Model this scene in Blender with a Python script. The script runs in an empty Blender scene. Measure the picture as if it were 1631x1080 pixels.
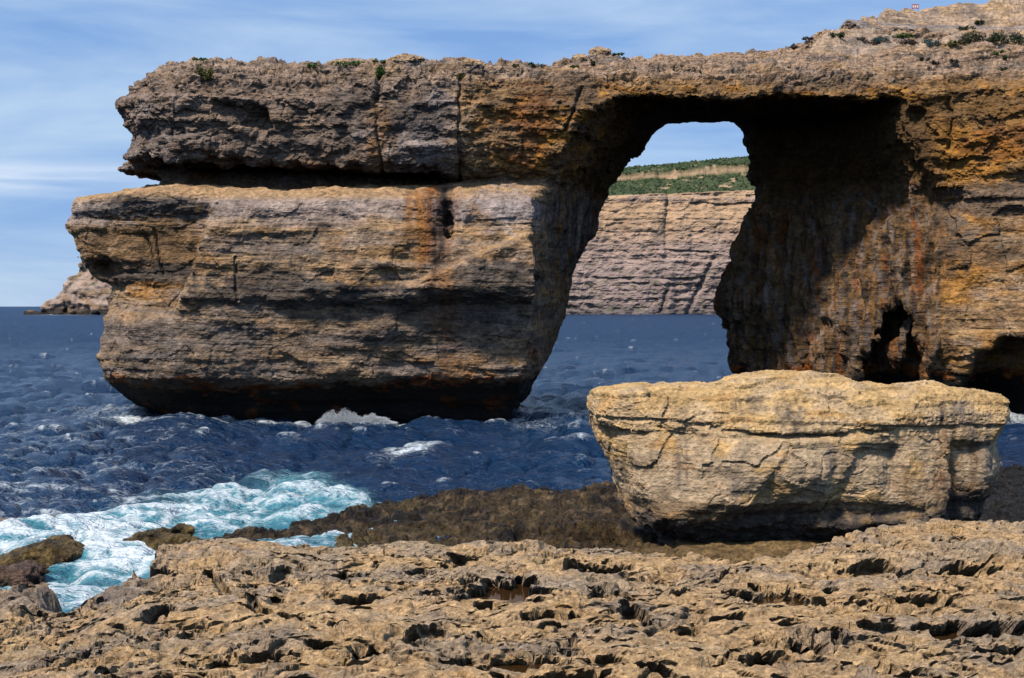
import bpy, math, random
import numpy as np

# ------------------------------------------------------------------ camera, sky, sun, exposure
sc = bpy.context.scene
F = 2240.0; PW, PH = 1631.0, 1080.0; CX = 815.5; HZ = 488.0; CH = 9.0   # focal length and picture size in photo pixels, horizon row, eye height
cam_d = bpy.data.cameras.new('camera'); cam = bpy.data.objects.new('camera', cam_d)
sc.collection.objects.link(cam); sc.camera = cam
cam.location = (0, 0, CH); cam.rotation_euler = (math.pi / 2, 0, 0)
cam_d.sensor_width = 36.0; cam_d.lens = 36.0 * F / PW
cam_d.shift_y = -(PH / 2 - HZ) / PW
cam_d.clip_start = 0.5; cam_d.clip_end = 90000

SUN_EL, SUN_AZ = math.radians(54), math.radians(-140)      # azimuth clockwise from +Y
world = bpy.data.worlds.new('World'); sc.world = world; world.use_nodes = True
wn, wl = world.node_tree.nodes, world.node_tree.links
wn.clear()
w_out = wn.new('ShaderNodeOutputWorld'); w_bg = wn.new('ShaderNodeBackground')
sky = wn.new('ShaderNodeTexSky'); sky.sky_type = 'NISHITA'; sky.sun_disc = False
sky.sun_elevation = SUN_EL; sky.sun_rotation = SUN_AZ
sky.altitude = 0; sky.air_density = 1.0; sky.dust_density = 0.0; sky.ozone_density = 6.0
tc = wn.new('ShaderNodeTexCoord'); mp = wn.new('ShaderNodeMapping'); mp.inputs['Scale'].default_value = (1.6, 1.6, 8.0)
cn = wn.new('ShaderNodeTexNoise'); cn.inputs['Scale'].default_value = 2.2; cn.inputs['Detail'].default_value = 7; cn.inputs['Roughness'].default_value = 0.55
cn.inputs['Distortion'].default_value = 0.5
cr = wn.new('ShaderNodeValToRGB'); cr.color_ramp.elements[0].position = 0.36; cr.color_ramp.elements[1].position = 0.72
cr.color_ramp.elements[0].color = (4.0, 7.3, 14.0, 1); cr.color_ramp.elements[1].color = (10.6, 13.6, 17.0, 1)   # thin veil to brighter streaks of high cloud, in the sky texture's own units
cmx = wn.new('ShaderNodeMix'); cmx.data_type = 'RGBA'
cmx.inputs['Factor'].default_value = 0.72
wl.new(tc.outputs['Generated'], mp.inputs['Vector']); wl.new(mp.outputs['Vector'], cn.inputs['Vector'])
wl.new(cn.outputs['Fac'], cr.inputs['Fac']); wl.new(cr.outputs['Color'], cmx.inputs['B'])
wl.new(sky.outputs['Color'], cmx.inputs['A']); 
# a broken bank of pale cloud low over the sea, all round the horizon
sx_ = wn.new('ShaderNodeSeparateXYZ'); wl.new(tc.outputs['Generated'], sx_.inputs['Vector'])
def w_range(src, a, b, lo, hi):
    r_ = wn.new('ShaderNodeMapRange'); r_.interpolation_type = 'SMOOTHSTEP'; r_.inputs['From Min'].default_value = a; r_.inputs['From Max'].default_value = b; r_.inputs['To Min'].default_value = lo; r_.inputs['To Max'].default_value = hi; wl.new(src, r_.inputs['Value']); return r_.outputs['Result']
def w_mul(a, b):
    m_ = wn.new('ShaderNodeMath'); m_.operation = 'MULTIPLY'; wl.new(a, m_.inputs[0]); wl.new(b, m_.inputs[1]); return m_.outputs[0]
bmap = wn.new('ShaderNodeMapping'); bmap.inputs['Scale'].default_value = (2.0, 2.0, 30.0); bn = wn.new('ShaderNodeTexNoise'); bn.inputs['Scale'].default_value = 1.7; bn.inputs['Detail'].default_value = 6
wl.new(tc.outputs['Generated'], bmap.inputs['Vector']); wl.new(bmap.outputs['Vector'], bn.inputs['Vector'])
bank = w_mul(w_mul(w_range(sx_.outputs['Z'], 0.070, 0.084, 0, 1), w_range(sx_.outputs['Z'], 0.086, 0.102, 1, 0)), w_range(bn.outputs['Fac'], 0.36, 0.60, 0.12, 0.9))
bmx = wn.new('ShaderNodeMix'); bmx.data_type = 'RGBA'; bmx.inputs['B'].default_value = (12.5, 14.0, 16.0, 1); wl.new(bank, bmx.inputs['Factor']); wl.new(cmx.outputs['Result'], bmx.inputs['A'])
wl.new(bmx.outputs['Result'], w_bg.inputs['Color'])
w_bg.inputs['Strength'].default_value = 0.058
wl.new(w_bg.outputs['Background'], w_out.inputs['Surface'])

sun_d = bpy.data.lights.new('sun', 'SUN'); sun_d.energy = 4.5; sun_d.angle = math.radians(6.0); sun_d.color = (1.0, 0.91, 0.78)
sun = bpy.data.objects.new('sun', sun_d); sc.collection.objects.link(sun)
sun.rotation_euler = (math.pi / 2 - SUN_EL, 0, math.pi - SUN_AZ)
sun.location = (0, 0, 60)
sc.view_settings.view_transform = 'Standard'; sc.view_settings.look = 'None'
sc.view_settings.exposure = 0.16; sc.view_settings.gamma = 1.0
sc.cycles.max_bounces = 6; sc.cycles.diffuse_bounces = 0; sc.cycles.glossy_bounces = 3
sc.cycles.use_denoising = True; sc.cycles.sample_clamp_direct = 2.6; sc.cycles.sample_clamp_indirect = 1.2

# ------------------------------------------------------------------ helpers: authoring units
def X(px, Y=110.0): return (np.asarray(px, float) - CX) / F * Y
def Z(py, Y=110.0): return CH + (HZ - np.asarray(py, float)) / F * Y
def sstep(a, b, x):
    t = np.clip((x - a) / (b - a), 0, 1); return t * t * (3 - 2 * t)
def smax(a, b, k):
    h = np.clip(0.5 + 0.5 * (a - b) / k, 0, 1); return b * (1 - h) + a * h + k * h * (1 - h)
def smin(a, b, k): return -smax(-a, -b, k)

# ------------------------------------------------------------------ helpers: noise
_rng = np.random.default_rng(11)
_PERM = np.concatenate([_rng.permutation(256)] * 3).astype(np.int32)
_G = _rng.normal(size=(256, 3)).astype(np.float32); _G /= np.linalg.norm(_G, axis=1, keepdims=True); _G *= 1.5
_G0, _G1, _G2 = (np.ascontiguousarray(_G[:, i]) for i in range(3))
def perlin(x, y, z, seed=0):
    x = np.asarray(x, np.float32) + np.float32(seed * 17.31); y = np.asarray(y, np.float32) + np.float32(seed * 5.77); z = np.asarray(z, np.float32) + np.float32(seed * 9.13)
    x, y, z = np.broadcast_arrays(x, y, z)
    fx, fy, fz = np.floor(x), np.floor(y), np.floor(z)
    ix, iy, iz = fx.astype(np.int32) & 255, fy.astype(np.int32) & 255, fz.astype(np.int32) & 255
    x = x - fx; y = y - fy; z = z - fz
    u = x * x * x * (x * (x * 6 - 15) + 10); v = y * y * y * (y * (y * 6 - 15) + 10); w = z * z * z * (z * (z * 6 - 15) + 10)
    A = _PERM[ix]; B = _PERM[ix + 1]
    AA = _PERM[A + iy]; AB = _PERM[A + iy + 1]; BA = _PERM[B + iy]; BB = _PERM[B + iy + 1]
    def g(h, dx, dy, dz):
        return _G0[h] * dx + _G1[h] * dy + _G2[h] * dz
    def lz(hh, dx, dy):
        a = g(_PERM[hh + iz], dx, dy, z); b = g(_PERM[hh + iz + 1], dx, dy, z - 1); return a + w * (b - a)
    a = lz(AA, x, y); b = lz(BA, x - 1, y); c = lz(AB, x, y - 1); d = lz(BB, x - 1, y - 1)
    p = a + u * (b - a); q = c + u * (d - c)
    return p + v * (q - p)
def fbm(x, y, z, octv=4, seed=0, gain=0.5, ridged=False):
    s = 0; a = 1.0; f = 1.0
    for i in range(octv):
        n = perlin(x * f, y * f, z * f, seed + i * 3)
        if ridged: n = 0.5 - np.abs(n) * 1.6
        s = s + a * n; a *= gain; f *= 2.03
    return s
def crevice(x, y, z, seed, w=0.07):
    """1 along narrow winding lines, 0 elsewhere"""
    return np.exp(-(perlin(x, y, z, seed) / w) ** 2)
def cells(x, y, z, seed=0):
    """nearest and second nearest feature distance and a random number per cell"""
    x = np.asarray(x, np.float32); y = np.asarray(y, np.float32); z = np.asarray(z, np.float32)
    ix, iy, iz = np.floor(x).astype(np.int32), np.floor(y).astype(np.int32), np.floor(z).astype(np.int32)
    f1 = np.full(x.shape, 9.0, np.float32); f2 = f1.copy(); idv = np.zeros(x.shape, np.float32)
    rt = np.random.default_rng(seed + 5).random((256, 4)).astype(np.float32)
    for dx in (-1, 0, 1):
        for dy in (-1, 0, 1):
            for dz in (-1, 0, 1):
                cx, cy, cz = ix + dx, iy + dy, iz + dz
                h = _PERM[_PERM[_PERM[cx & 255] + (cy & 255)] + (cz & 255)]
                r = rt[h]
                d = np.sqrt((cx + r[:, 0] - x) ** 2 + (cy + r[:, 1] - y) ** 2 + (cz + r[:, 2] - z) ** 2)
                near = d < f1
                f2 = np.where(near, f1, np.minimum(f2, d)); idv = np.where(near, r[:, 3], idv); f1 = np.where(near, d, f1)
    return f1, f2, idv
def beds(z, seed, lo=0.35, hi=1.5, span=(-6, 60)):
    """bedding: each bed stands proud or back by its own amount, sharp at its lower edge"""
    r = np.random.default_rng(seed); e = [span[0]]
    while e[-1] < span[1]: e.append(e[-1] + r.uniform(lo, hi))
    e = np.array(e); off = r.uniform(-1, 1, len(e))
    k = np.clip(np.searchsorted(e, z) - 1, 0, len(e) - 2)
    t = (z - e[k]) / (e[k + 1] - e[k])
    nxt = off[np.minimum(k + 1, len(e) - 1)]
    return off[k] + (nxt - off[k]) * sstep(0.72, 1.0, t) - 0.25 * (t - 0.5), off[k]

# ------------------------------------------------------------------ helpers: meshes
def surface_nets(f, org, h):
    """closed surface of the region f < 0 sampled on a regular grid"""
    s = f < 0
    nx, ny, nz = f.shape
    c = s[:-1, :-1, :-1].astype(np.int8)
    tot = np.zeros((nx - 1, ny - 1, nz - 1), np.int8)
    for i in (0, 1):
        for j in (0, 1):
            for k in (0, 1):
                tot += s[i:nx - 1 + i, j:ny - 1 + j, k:nz - 1 + k]
    act = (tot > 0) & (tot < 8)
    I, J, K = np.nonzero(act)
    idx = np.full(act.shape, -1, np.int32); idx[I, J, K] = np.arange(len(I), dtype=np.int32)
    acc = np.zeros((len(I), 3), np.float32); cnt = np.zeros(len(I), np.float32)
    cor = [(i, j, k) for i in (0, 1) for j in (0, 1) for k in (0, 1)]
    val = {c3: f[I + c3[0], J + c3[1], K + c3[2]] for c3 in cor}
    for a in cor:
        for ax in range(3):
            if a[ax] == 0:
                b = list(a); b[ax] = 1; b = tuple(b)
                va, vb = val[a], val[b]; m = (va < 0) != (vb < 0)
                t = np.where(m, va / np.where(m, va - vb, 1), 0)
                for d in range(3):
                    acc[:, d] += np.where(m, a[d] + (t if d == ax else 0), 0)
                cnt += m
    co = acc / cnt[:, None] + np.stack([I, J, K], 1)
    co = co * h + np.asarray(org, np.float32)
    quads = []
    for ax in range(3):
        o1, o2 = (ax + 1) % 3, (ax + 2) % 3
        sl0 = [slice(None)] * 3; sl1 = [slice(None)] * 3
        sl0[ax] = slice(0, -1); sl1[ax] = slice(1, None)
        a, b = s[tuple(sl0)], s[tuple(sl1)]
        ch = np.nonzero(a != b)
        p = np.stack(ch, 1)
        ok = (p[:, o1] > 0) & (p[:, o2] > 0) & (p[:, o1] < f.shape[o1] - 1) & (p[:, o2] < f.shape[o2] - 1)
        p = p[ok]; ins = a[tuple(p.T)]
        def cid(d1, d2):
            q = p.copy(); q[:, o1] -= d1; q[:, o2] -= d2; return idx[tuple(q.T)]
        q = np.stack([cid(1, 1), cid(0, 1), cid(0, 0), cid(1, 0)], 1)
        q[~ins] = q[~ins][:, ::-1]
        quads.append(q)
    return co.astype(np.float32), np.concatenate(quads).astype(np.int32)
def subdivide(co, q):
    e = np.concatenate([q[:, [i, (i + 1) % 4]] for i in range(4)])
    es = np.sort(e, 1); key = es[:, 0].astype(np.int64) * len(co) + es[:, 1]
    u, inv = np.unique(key, return_inverse=True)
    a = (u // len(co)).astype(np.int64); b = (u % len(co)).astype(np.int64)
    n = len(co); m = len(q)
    mid = 0.5 * (co[a] + co[b]); cen = co[q].mean(1)
    em = (n + inv).reshape(4, m)
    ce = n + len(u) + np.arange(m)
    out = [np.stack([q[:, i], em[i], ce, em[i - 1]], 1) for i in range(4)]
    return np.concatenate([co, mid, cen]).astype(np.float32), np.concatenate(out).astype(np.int32)
def relax(co, q, it=1, lam=0.5):
    a = np.concatenate([q[:, i] for i in range(4)]); b = np.concatenate([q[:, (i + 1) % 4] for i in range(4)])
    deg = np.bincount(a, minlength=len(co)) + np.bincount(b, minlength=len(co)); deg = np.maximum(deg, 1)
    for _ in range(it):
        s = np.zeros_like(co)
        for d in range(3):
            s[:, d] = np.bincount(a, co[b, d], len(co)) + np.bincount(b, co[a, d], len(co))
        co = co + lam * (s / deg[:, None] - co)
    return co.astype(np.float32)
def normals(co, q):
    n = np.cross(co[q[:, 2]] - co[q[:, 0]], co[q[:, 3]] - co[q[:, 1]])
    out = np.zeros_like(co)
    for d in range(3):
        for i in range(4):
            out[:, d] += np.bincount(q[:, i], n[:, d], len(co))
    return out / np.maximum(np.linalg.norm(out, axis=1, keepdims=True), 1e-9)
def grid_quads(nu, nv):
    i = np.arange(nu * nv).reshape(nu, nv)
    return np.stack([i[:-1, :-1], i[1:, :-1], i[1:, 1:], i[:-1, 1:]], -1).reshape(-1, 4).astype(np.int32)
def build(name, co, faces, mat, parent=None, attrs=None, smooth=False):
    k = faces.shape[1]
    used = np.unique(faces); rem = np.full(len(co), -1, np.int32); rem[used] = np.arange(len(used))
    faces = rem[faces]; co = co[used]
    me = bpy.data.meshes.new(name)
    me.vertices.add(len(co)); me.vertices.foreach_set('co', np.ascontiguousarray(co, np.float32).ravel())
    me.loops.add(faces.size); me.loops.foreach_set('vertex_index', faces.ravel().astype(np.int32))
    me.polygons.add(len(faces)); me.polygons.foreach_set('loop_start', np.arange(0, faces.size, k, dtype=np.int32))
    me.polygons.foreach_set('use_smooth', np.full(len(faces), smooth, bool))
    for an, av in (attrs or {}).items():
        av = av[used]
        if av.ndim == 2:
            at = me.attributes.new(an, 'FLOAT_COLOR', 'POINT')
            at.data.foreach_set('color', np.concatenate([av, np.ones((len(av), 1))], 1).astype(np.float32).ravel())
        else:
            at = me.attributes.new(an, 'FLOAT', 'POINT'); at.data.foreach_set('value', av.astype(np.float32))
    me.update(calc_edges=True); me.validate()
    if isinstance(mat, str): mat = MATS[mat]
    me.materials.append(mat)
    o = bpy.data.objects.new(name, me); sc.collection.objects.link(o)
    if parent is not None: o.parent = parent
    return o
def tag(o, label=None, cat=None, group=None, kind=None):
    if label: o['label'] = label
    if cat: o['category'] = cat
    if group: o['group'] = group
    if kind: o['kind'] = kind
    return o
def empty(name, loc=(0, 0, 0)):
    e = bpy.data.objects.new(name, None); e.location = loc; sc.collection.objects.link(e); return e

# ------------------------------------------------------------------ materials
MATS = {}
def rock_material(name, fine, bump, gloss=0.85, bedding=0.0, grain=0.35):
    """rock: colour of the stone from the mesh's own colour layer, grain and pitting from noise; fine = grains per metre"""
    m = bpy.data.materials.new(name); m.use_nodes = True; n, l = m.node_tree.nodes, m.node_tree.links
    b = n['Principled BSDF']; b.inputs['Roughness'].default_value = gloss; b.inputs['Specular IOR Level'].default_value = 0.25
    at = n.new('ShaderNodeAttribute'); at.attribute_name = 'tint'
    co = n.new('ShaderNodeNewGeometry')
    def noise(scale, det, rough, stretch=None):
        t = n.new('ShaderNodeTexNoise'); t.inputs['Scale'].default_value = scale; t.inputs['Detail'].default_value = det; t.inputs['Roughness'].default_value = rough
        if stretch:
            mpn = n.new('ShaderNodeMapping'); mpn.inputs['Scale'].default_value = stretch
            l.new(co.outputs['Position'], mpn.inputs['Vector']); l.new(mpn.outputs['Vector'], t.inputs['Vector'])
        else: l.new(co.outputs['Position'], t.inputs['Vector'])
        return t
    n1 = noise(fine, 6, 0.68); n2 = noise(fine * 0.27, 5, 0.6); n3 = noise(fine * 0.3, 5, 0.6, (0.35, 0.35, 2.2))
    def mr(src, a, c, lo, hi):
        r = n.new('ShaderNodeMapRange'); r.inputs['From Min'].default_value = a; r.inputs['From Max'].default_value = c
        r.inputs['To Min'].default_value = lo; r.inputs['To Max'].default_value = hi; l.new(src, r.inputs['Value']); return r.outputs['Result']
    v1 = mr(n1.outputs['Fac'], 0.3, 0.7, 1 - grain, 1 + grain); v2 = mr(n2.outputs['Fac'], 0.3, 0.7, 1 - grain * 0.8, 1 + grain * 0.8)
    mu = n.new('ShaderNodeMath'); mu.operation = 'MULTIPLY'; l.new(v1, mu.inputs[0]); l.new(v2, mu.inputs[1])
    vm = n.new('ShaderNodeVectorMath'); vm.operation = 'SCALE'; l.new(at.outputs['Color'], vm.inputs[0]); l.new(mu.outputs[0], vm.inputs['Scale'])
    l.new(vm.outputs['Vector'], b.inputs['Base Color'])
    hs = n.new('ShaderNodeMath'); hs.operation = 'ADD'; l.new(n1.outputs['Fac'], hs.inputs[0])
    h2 = n.new('ShaderNodeMath'); h2.operation = 'MULTIPLY_ADD'; l.new(n3.outputs['Fac'], h2.inputs[0]); h2.inputs[1].default_value = bedding; l.new(n2.outputs['Fac'], h2.inputs[2])
    l.new(h2.outputs[0], hs.inputs[1])
    bp = n.new('ShaderNodeBump'); bp.inputs['Strength'].default_value = 1.0; bp.inputs['Distance'].default_value = bump
    l.new(hs.outputs[0], bp.inputs['Height']); l.new(bp.outputs['Normal'], b.inputs['Normal'])
    MATS[name] = m; return m
rock_material('arch_rock', 2.8, 0.32, bedding=1.6, grain=0.52)
rock_material('boulder_rock', 6.0, 0.14, bedding=0.9, grain=0.42)
rock_material('shore_rock', 13.0, 0.12, bedding=0.4, grain=0.55)
rock_material('wet_rock', 7.0, 0.26, gloss=0.42, grain=0.75)
rock_material('far_rock', 0.22, 2.2, bedding=1.5, grain=0.25)

SAND = np.array([0.45, 0.285, 0.155]); PALE = np.array([0.50, 0.375, 0.275]); GREY = np.array([0.27, 0.215, 0.185]); DARK = np.array([0.075, 0.066, 0.062])
ORNG = np.array([0.42, 0.20, 0.060]); RUST = np.array([0.28, 0.085, 0.022]); BRWN = np.array([0.23, 0.135, 0.065]); BLCK = np.array([0.012, 0.010, 0.009]); LILA = np.array([0.34, 0.285, 0.275])
def mixc(c, col, w): return c + (np.asarray(col) - c) * np.clip(w, 0, 1)[:, None]

# ------------------------------------------------------------------ the rock arch: one solid of sea pillar, bridge and mainland cliff
HILL_X = X([700, 960, 1100, 1240, 1290, 1340, 1380, 1460, 1530, 1631], np.array([116, 116, 118, 122, 126, 132, 138, 146, 150, 156]))
HILL_Y = np.array([116, 116, 118, 122, 126, 132, 138, 146, 150, 156.0])
HILL_Z = Z(np.array([92, 79, 72, 49, 42, 40, 22, 10, 3, -8]), HILL_Y)
TOP_X = X([150, 205, 250, 330, 420, 500, 560, 640, 740, 870, 930, 960, 1060], 115); TOP_Z = Z(np.array([110, 99, 94, 90, 92, 97, 95, 90, 90, 92, 84, 79, 76]), 115)
def hill_height(x, y):
    yf = np.interp(x, [-40, 8, 30, 36, 42, 50, 62], [111, 111, 111, 109, 105, 101, 96]); zf = np.interp(x, [8, 30, 40, 62], [27.9, 27.7, 26.6, 25.5])
    ys = np.interp(x, HILL_X, HILL_Y); zs = np.interp(x, HILL_X, HILL_Z)
    t = np.clip((y - yf) / (ys - yf), -0.3, 1)
    h = zf + (zs - zf) * (0.75 * t + 0.25 * t * t * np.sign(t)) - 0.02 * np.maximum(y - ys, 0)
    hs = h + 0.35 * np.sin(x * 0.23 + y * 0.11) + 0.25 * np.sin(x * 0.51 - y * 0.3); k = np.floor(hs / 1.25); tq = hs / 1.25 - k
    h = h + (1.25 * (k + sstep(0.5, 0.95, tq)) - hs) * 0.8
    left = np.interp(x, TOP_X, TOP_Z) - 0.35 + 0.04 * (y - 116)
    w = sstep(6, 12, x)
    return left * (1 - w) + h * w
def cliff_front(x): return np.interp(x, [-40, 4, 30, 33, 36, 40, 48, 62], [0, 0.6, 1.6, 0.6, -1.2, -4.2, -8.5, -14])

def arch_field(x, y, z):
    """negative inside the rock"""
    # front faces
    lower = np.interp(z, [-3, 0, 1.4, 2.4, 3.1, 3.6, 5, 8.6, 9.2, 9.6, 13, 16.5, 17.2, 18.2, 18.7, 19.2],
                         [111.5, 111, 110.4, 109.3, 107.7, 107.0, 106.7, 106.25, 106.1, 105.85, 105.6, 106.2, 106.8, 109.0, 110.2, 111])
    xe = np.interp(z, [3, 9.4, 17, 18], [-26.5, -25.4, -22.6, -22.4])
    facet = 2.4 * sstep(0.25, -0.35, x - xe) * sstep(7.0, 9.8, z) * sstep(18.2, 15.5, z)
    bulge = -0.9 * np.exp(-((x + 8) / 7) ** 2 - ((z - 12.5) / 4) ** 2) + 0.8 * np.exp(-((x + 5.2) / 0.8) ** 2 - ((z - 15.5) / 3) ** 2)
    diag = -1.2 * sstep(-0.25, 0.3, (x + 8) * 0.45 - (z - 10.5)) * sstep(-14, -6, x) * sstep(9, 10.5, z)
    upper = np.interp(z, [18.6, 19.4, 20.0, 21.2, 23, 25.2, 26.4, 27.4, 28.2, 28.8, 30, 33], [110.6, 109.9, 109.0, 108.3, 107.9, 108.0, 108.6, 109.7, 111.3, 113.5, 118, 130])
    upper = upper + 0.7 * np.sin(x * 0.31 + 1.0) * sstep(-30, -20, x) * sstep(8, 0, x)
    wc = sstep(18.3, 19.1, z)
    f = (lower + facet + bulge + diag) * (1 - wc) + upper * wc
    # the mainland side
    right = np.interp(z, [-3, 1, 2.6, 6, 10, 14, 17.6, 18.3, 18.8, 19.3, 22, 25, 26.4, 27.2, 28.0, 28.6, 32], [110.5, 110, 108.8, 107.4, 108.0, 108.6, 108.7, 109.2, 109.3, 108.4, 108.2, 108.4, 108.9, 109.8, 111.0, 112.8, 126])
    right = right - 2.2 * sstep(10, 2, z) * sstep(33, 42, x)
    wr = sstep(24, 33, x)
    f = f * (1 - wr) + right * wr + cliff_front(x)
    # left end
    xl = np.interp(z, [-3, 0, 0.5, 1.5, 3.3, 5, 6.9, 8.4, 10.6, 11.3, 12.1, 13.8, 15.8, 17.7, 18.1, 18.7, 18.95, 19.1, 19.6, 19.85, 20.2, 21.4, 22.7, 23.4, 25.3, 25.9, 26.6, 28.1, 30],
                      [-27, -28.7, -30.2, -31.9, -32.5, -32.7, -32.2, -32.5, -32.3, -33.6, -34.3, -35.2, -35.7, -35.0, -33.0, -30.6, -28.8, -28.5, -28.5, -30.0, -32.3, -31.0, -30.2, -30.9, -31.3, -30.6, -31.0, -30.0, -28.5])
    dl = x - xl
    f = f + 4.5 * np.clip(1 - dl / 6.5, 0, 1) ** 2.4
    back = 129.5 - 5.0 * np.clip(1 - dl / 8, 0, 1) ** 2
    body = smax(f - y, z - hill_height(x, y), 0.9)
    body = smax(body, xl - x, 0.5)
    body = smax(body, y - back - 12 * sstep(20, 34, x), 0.8)
    # bedding-plane recess under the upper beds
    zl = np.interp(x, X([180, 232, 400, 560, 700, 735]), Z(np.array([294, 293, 298, 299, 295, 290]))); zh = np.interp(x, X([180, 232, 300, 400, 560, 700, 735]), Z(np.array([250, 256, 258, 261, 268, 274, 285])))
    rec = smax(smax(zl + 0.04 * (y - 110) - z, z - zh - 0.05 * (y - 110), 0.1), y - 115.5, 0.3)
    rec = np.maximum(rec, x - X(738))
    body = smax(body, -rec, 0.12)
    # the window and its vault
    t = np.clip((y - 107.5) / 19, 0, 1)
    lf = np.interp(z, [-3, 0, 3.5, 5, 8.4, 11.5, 15.8, 18.7, 20, 22, 24.1, 25.2, 25.7], [-2.2, -0.8, 0.9, 1.2, 1.6, 1.9, 1.6, 1.4, 2.6, 3.7, 5.1, 7.4, 11])
    lb = np.interp(z, [-3, 0, 0.9, 4.3, 6.6, 8.6, 11.7, 14.6, 16.3, 18, 20.3, 22.6, 24.6, 25.6, 27.0], [-0.5, 0.4, 1.0, 3.1, 4.3, 4.8, 5.2, 7.0, 7.7, 8.1, 9.2, 11.0, 12.6, 13.8, 15])
    left = lf + (lb - lf) * t
    ru = np.interp(y, [100, 109, 114, 119, 123, 126, 128, 132], [32.4, 31.2, 30.6, 29.8, 27.5, 22.5, 21.2, 22.5])
    ru = ru + np.interp(z, [17, 19.3, 21.7, 24.6, 25.6], [1.6, 1.2, 0.2, -0.2, -0.7])
    rl = np.interp(y, [100, 105, 108, 112, 118, 122, 124.5, 127, 129, 132], [46, 37.5, 32.6, 28.8, 25.2, 22.3, 20.6, 20.0, 20.4, 22])
    rl = rl - 1.3 * np.exp(-((z - 9.5) / 2.6) ** 2) * sstep(118, 124, y) + 1.0 * sstep(3.2, 0.5, z) + 0.9 * sstep(6, 2, z) * sstep(118, 124, y)
    rl = rl + np.interp(z, [2.5, 6, 10, 14, 18], [0.3, 0, 0.5, 1.7, 4.2]) * sstep(127, 117, y) * sstep(104, 108, y) + 0.8 * sstep(11, 18, z) * sstep(117, 124, y)
    wv = sstep(16.5, 19.6, z)
    rr = rl * (1 - wv) + ru * wv
    ceil_ = np.interp(x, [0, 7, 13, 18, 25, 31], [25.5, 25.5, 25.5, 25.5, 25.3, 25.4]) + 0.028 * (y - 112)
    hole = smax(smax(left - x, x - rr, 0.3), z - ceil_, 0.35)
    body = smax(body, -hole, 0.1)
    # sea caves and hollows
    def carve(b, c, r, k=0.4):
        d = np.sqrt(((x - c[0]) / r[0]) ** 2 + ((y - c[1]) / r[1]) ** 2 + ((z - c[2]) / r[2]) ** 2) - 1
        return smax(b, -d * min(r), k)
    body = carve(body, (30.6, 112.0, 3.6), (2.5, 6.0, 5.8))
    body = carve(body, (37.9, 105.5, 3.2), (3.0, 6.5, 4.0))
    body = carve(body, (-20.2, 108.2, 23.6), (1.5, 3.2, 0.95), 0.3)
    body = carve(body, (-22.2, 108.0, 24.5), (0.9, 1.6, 0.6), 0.3)
    body = carve(body, (-4.9, 106.6, 16.6), (0.22, 1.0, 1.5), 0.2)
    body = carve(body, (-32.4, 109.0, 11.8), (1.2, 2.2, 0.6), 0.3)
    body = carve(body, (31.3, 108.4, 23.6), (1.0, 3.0, 1.2), 0.4)
    # rock fang in the cave mouth
    fz = np.clip((z - 2.6) / 5.0, 0, 1)
    body = np.minimum(body, np.maximum(np.sqrt((x - 30.3 - 1.3 * fz) ** 2 + (y - 112.6) ** 2) - 0.10 - 0.40 * fz, np.maximum(2.6 - z, z - 8.5)))
    return body

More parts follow.
